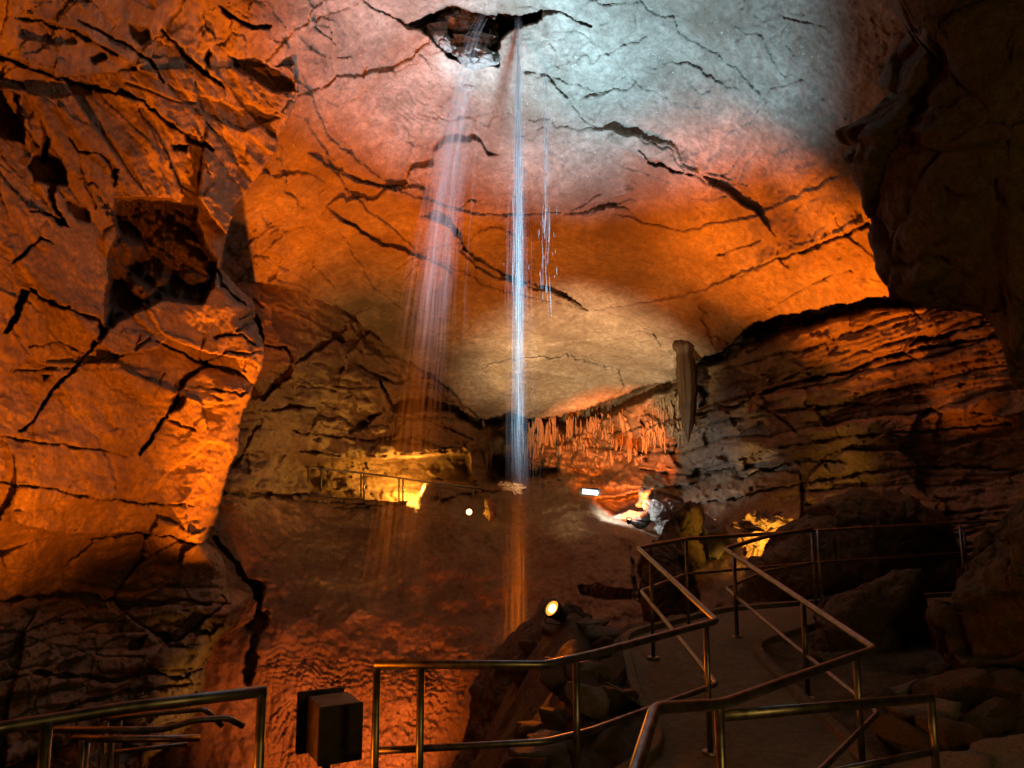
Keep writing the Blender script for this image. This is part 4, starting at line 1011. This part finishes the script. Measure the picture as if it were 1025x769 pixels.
# cable on the ground by the ramp
bm = bmesh.new()
cpts = []
for px, py, d in [(578, 662, 6.6), (590, 672, 6.5), (605, 682, 6.4), (622, 692, 6.3), (640, 704, 6.2)]:
    p = U(px, py, d); cpts.append(p)
b0 = cpts[0].copy(); tube_bm(bm, [p - b0 for p in cpts], .012, 8)
ob = bm_obj('cable', bm, M['grey']); ob.location = b0; tag(ob, 'grey cable lying over the rubble behind the front handrail', 'cable')

# ------------------------------------------------------------------ lights
OR = (1.0, .178, .004); RED = (1.0, .19, .035); YEL = (1.0, .45, .05); PALE = (1.0, .70, .36); BLUE = (.45, .78, 1.0)
def spot(loc, target, energy, color, size, blend=.5, radius=.12):
    l = bpy.data.lights.new('spot', 'SPOT'); l.energy = energy; l.color = color; l.spot_size = math.radians(size); l.spot_blend = blend; l.shadow_soft_size = radius
    o = bpy.data.objects.new('cave_spot', l); COL.objects.link(o); o.location = loc
    o.rotation_euler = (Vector(target) - Vector(loc)).to_track_quat('-Z', 'Y').to_euler(); return o
def point(loc, energy, color, radius=.1):
    l = bpy.data.lights.new('point', 'POINT'); l.energy = energy; l.color = color; l.shadow_soft_size = radius
    o = bpy.data.objects.new('cave_point', l); COL.objects.link(o); o.location = loc; return o
E = Vector(EYE)
def R_(x, y, z): return Vector((x, y, z)) + E
spot(R_(.5, 11.6, -2.5), U(562, -45, 14.4), 11500, BLUE, 60, 1.0)
spot(R_(.4, 11.9, -2.5), U(466, 34, 15.6), 9000, BLUE, 9, 1.0)
spot(R_(.6, 11.7, -2.5), U(545, 8, 15.0), 8500, BLUE, 22, 1.0)
spot(R_(-1.45, 4.7, -2.05), U(75, 215, 9.6), 3200, OR, 76, .5)
spot(R_(-2.3, 10.5, -4.4), U(290, 240, 14.5), 11500, OR, 56, .85)
spot(R_(4.9, 14.4, -1.0), U(810, 215, 17), 5600, OR, 64, .7)
spot(R_(.3, 15.2, -1.6), U(585, 374, 24.5), 9500, PALE, 50, 1.0)
spot(R_(-1.0, 12.0, -4.3), U(560, 268, 19.8), 6500, OR, 48, .9)
spot(U(712, 524, 19.4), U(762, 425, 21.0), 900, (1, .58, .2), 46, .8)
spot(R_(-2.6, 15.0, -3.4), U(350, 395, 22), 1200, (1, .52, .13), 62, .9)
point(U(416, 486, 26.0), 420, (1, .42, .05), .1)
spot(R_(4.9, 14.4, -1.0), U(970, 345, 14.5), 800, OR, 40, .8)
spot(U(629, 516, 18.5), U(618, 452, 27.5), 11000, OR, 38, .6, .05)
spot(R_(-2.6, 12.6, -5.2), U(345, 705, 16.0), 1400, RED, 84, .8)
spot(R_(-1.6, 12.2, -4.9), U(450, 560, 19), 500, OR, 60, .9)
spot(R_(-1.9, 11.2, -4.6), U(195, 700, 12.3), 320, (1, .40, .06), 36, .8)
spot(R_(-3.6, 3.2, -1.7), R_(1.0, 4.25, -1.1), 300, OR, 34, .6)
spot(U(785, 565, 14.5), U(765, 528, 15.6), 260, YEL, 110, .6)
spot(pS + Vector((-.05, -.12, .05)), pS + Vector((-.45, -1, .38)), 120, OR, 120, .5, .06)
spot(U(600, 494, 20.2), U(655, 515, 21.5), 260, (.9, .95, 1), 120, .6)
spot(U(476, 516, 21.0), U(492, 508, 21.6), 14, YEL, 100, .6, .05)
point(R_(-2.2, -1.0, .2), 12, (1, .42, .10), .2)  # added dim fill from behind left, no lamp stands there
point(R_(2.7, .3, .5), 105, (1, .57, .11), .3)  # added unseen warm fill, lifts the overhang, ramp and right boulders

# ------------------------------------------------------------------ world, camera, render
w = bpy.data.worlds.new('World'); scene.world = w; w.use_nodes = True
bg = w.node_tree.nodes['Background']; bg.inputs['Color'].default_value = (1, .46, .09, 1); bg.inputs['Strength'].default_value = .010
cam = bpy.data.cameras.new('camera'); co = bpy.data.objects.new('camera', cam); COL.objects.link(co)
co.location = EYE; co.rotation_euler = (math.pi / 2 + PITCH, 0, 0)
cam.sensor_width = 36; cam.lens = F / 1024 * 36; cam.clip_start = .05; cam.clip_end = 200
scene.camera = co
vs = scene.view_settings; vs.view_transform = 'Standard'; vs.look = 'None'; vs.exposure = 0; vs.gamma = 1
scene.cycles.use_denoising = True
scene.cycles.max_bounces = 6; scene.cycles.diffuse_bounces = 4; scene.cycles.transparent_max_bounces = 160
scene.cycles.sample_clamp_indirect = 4
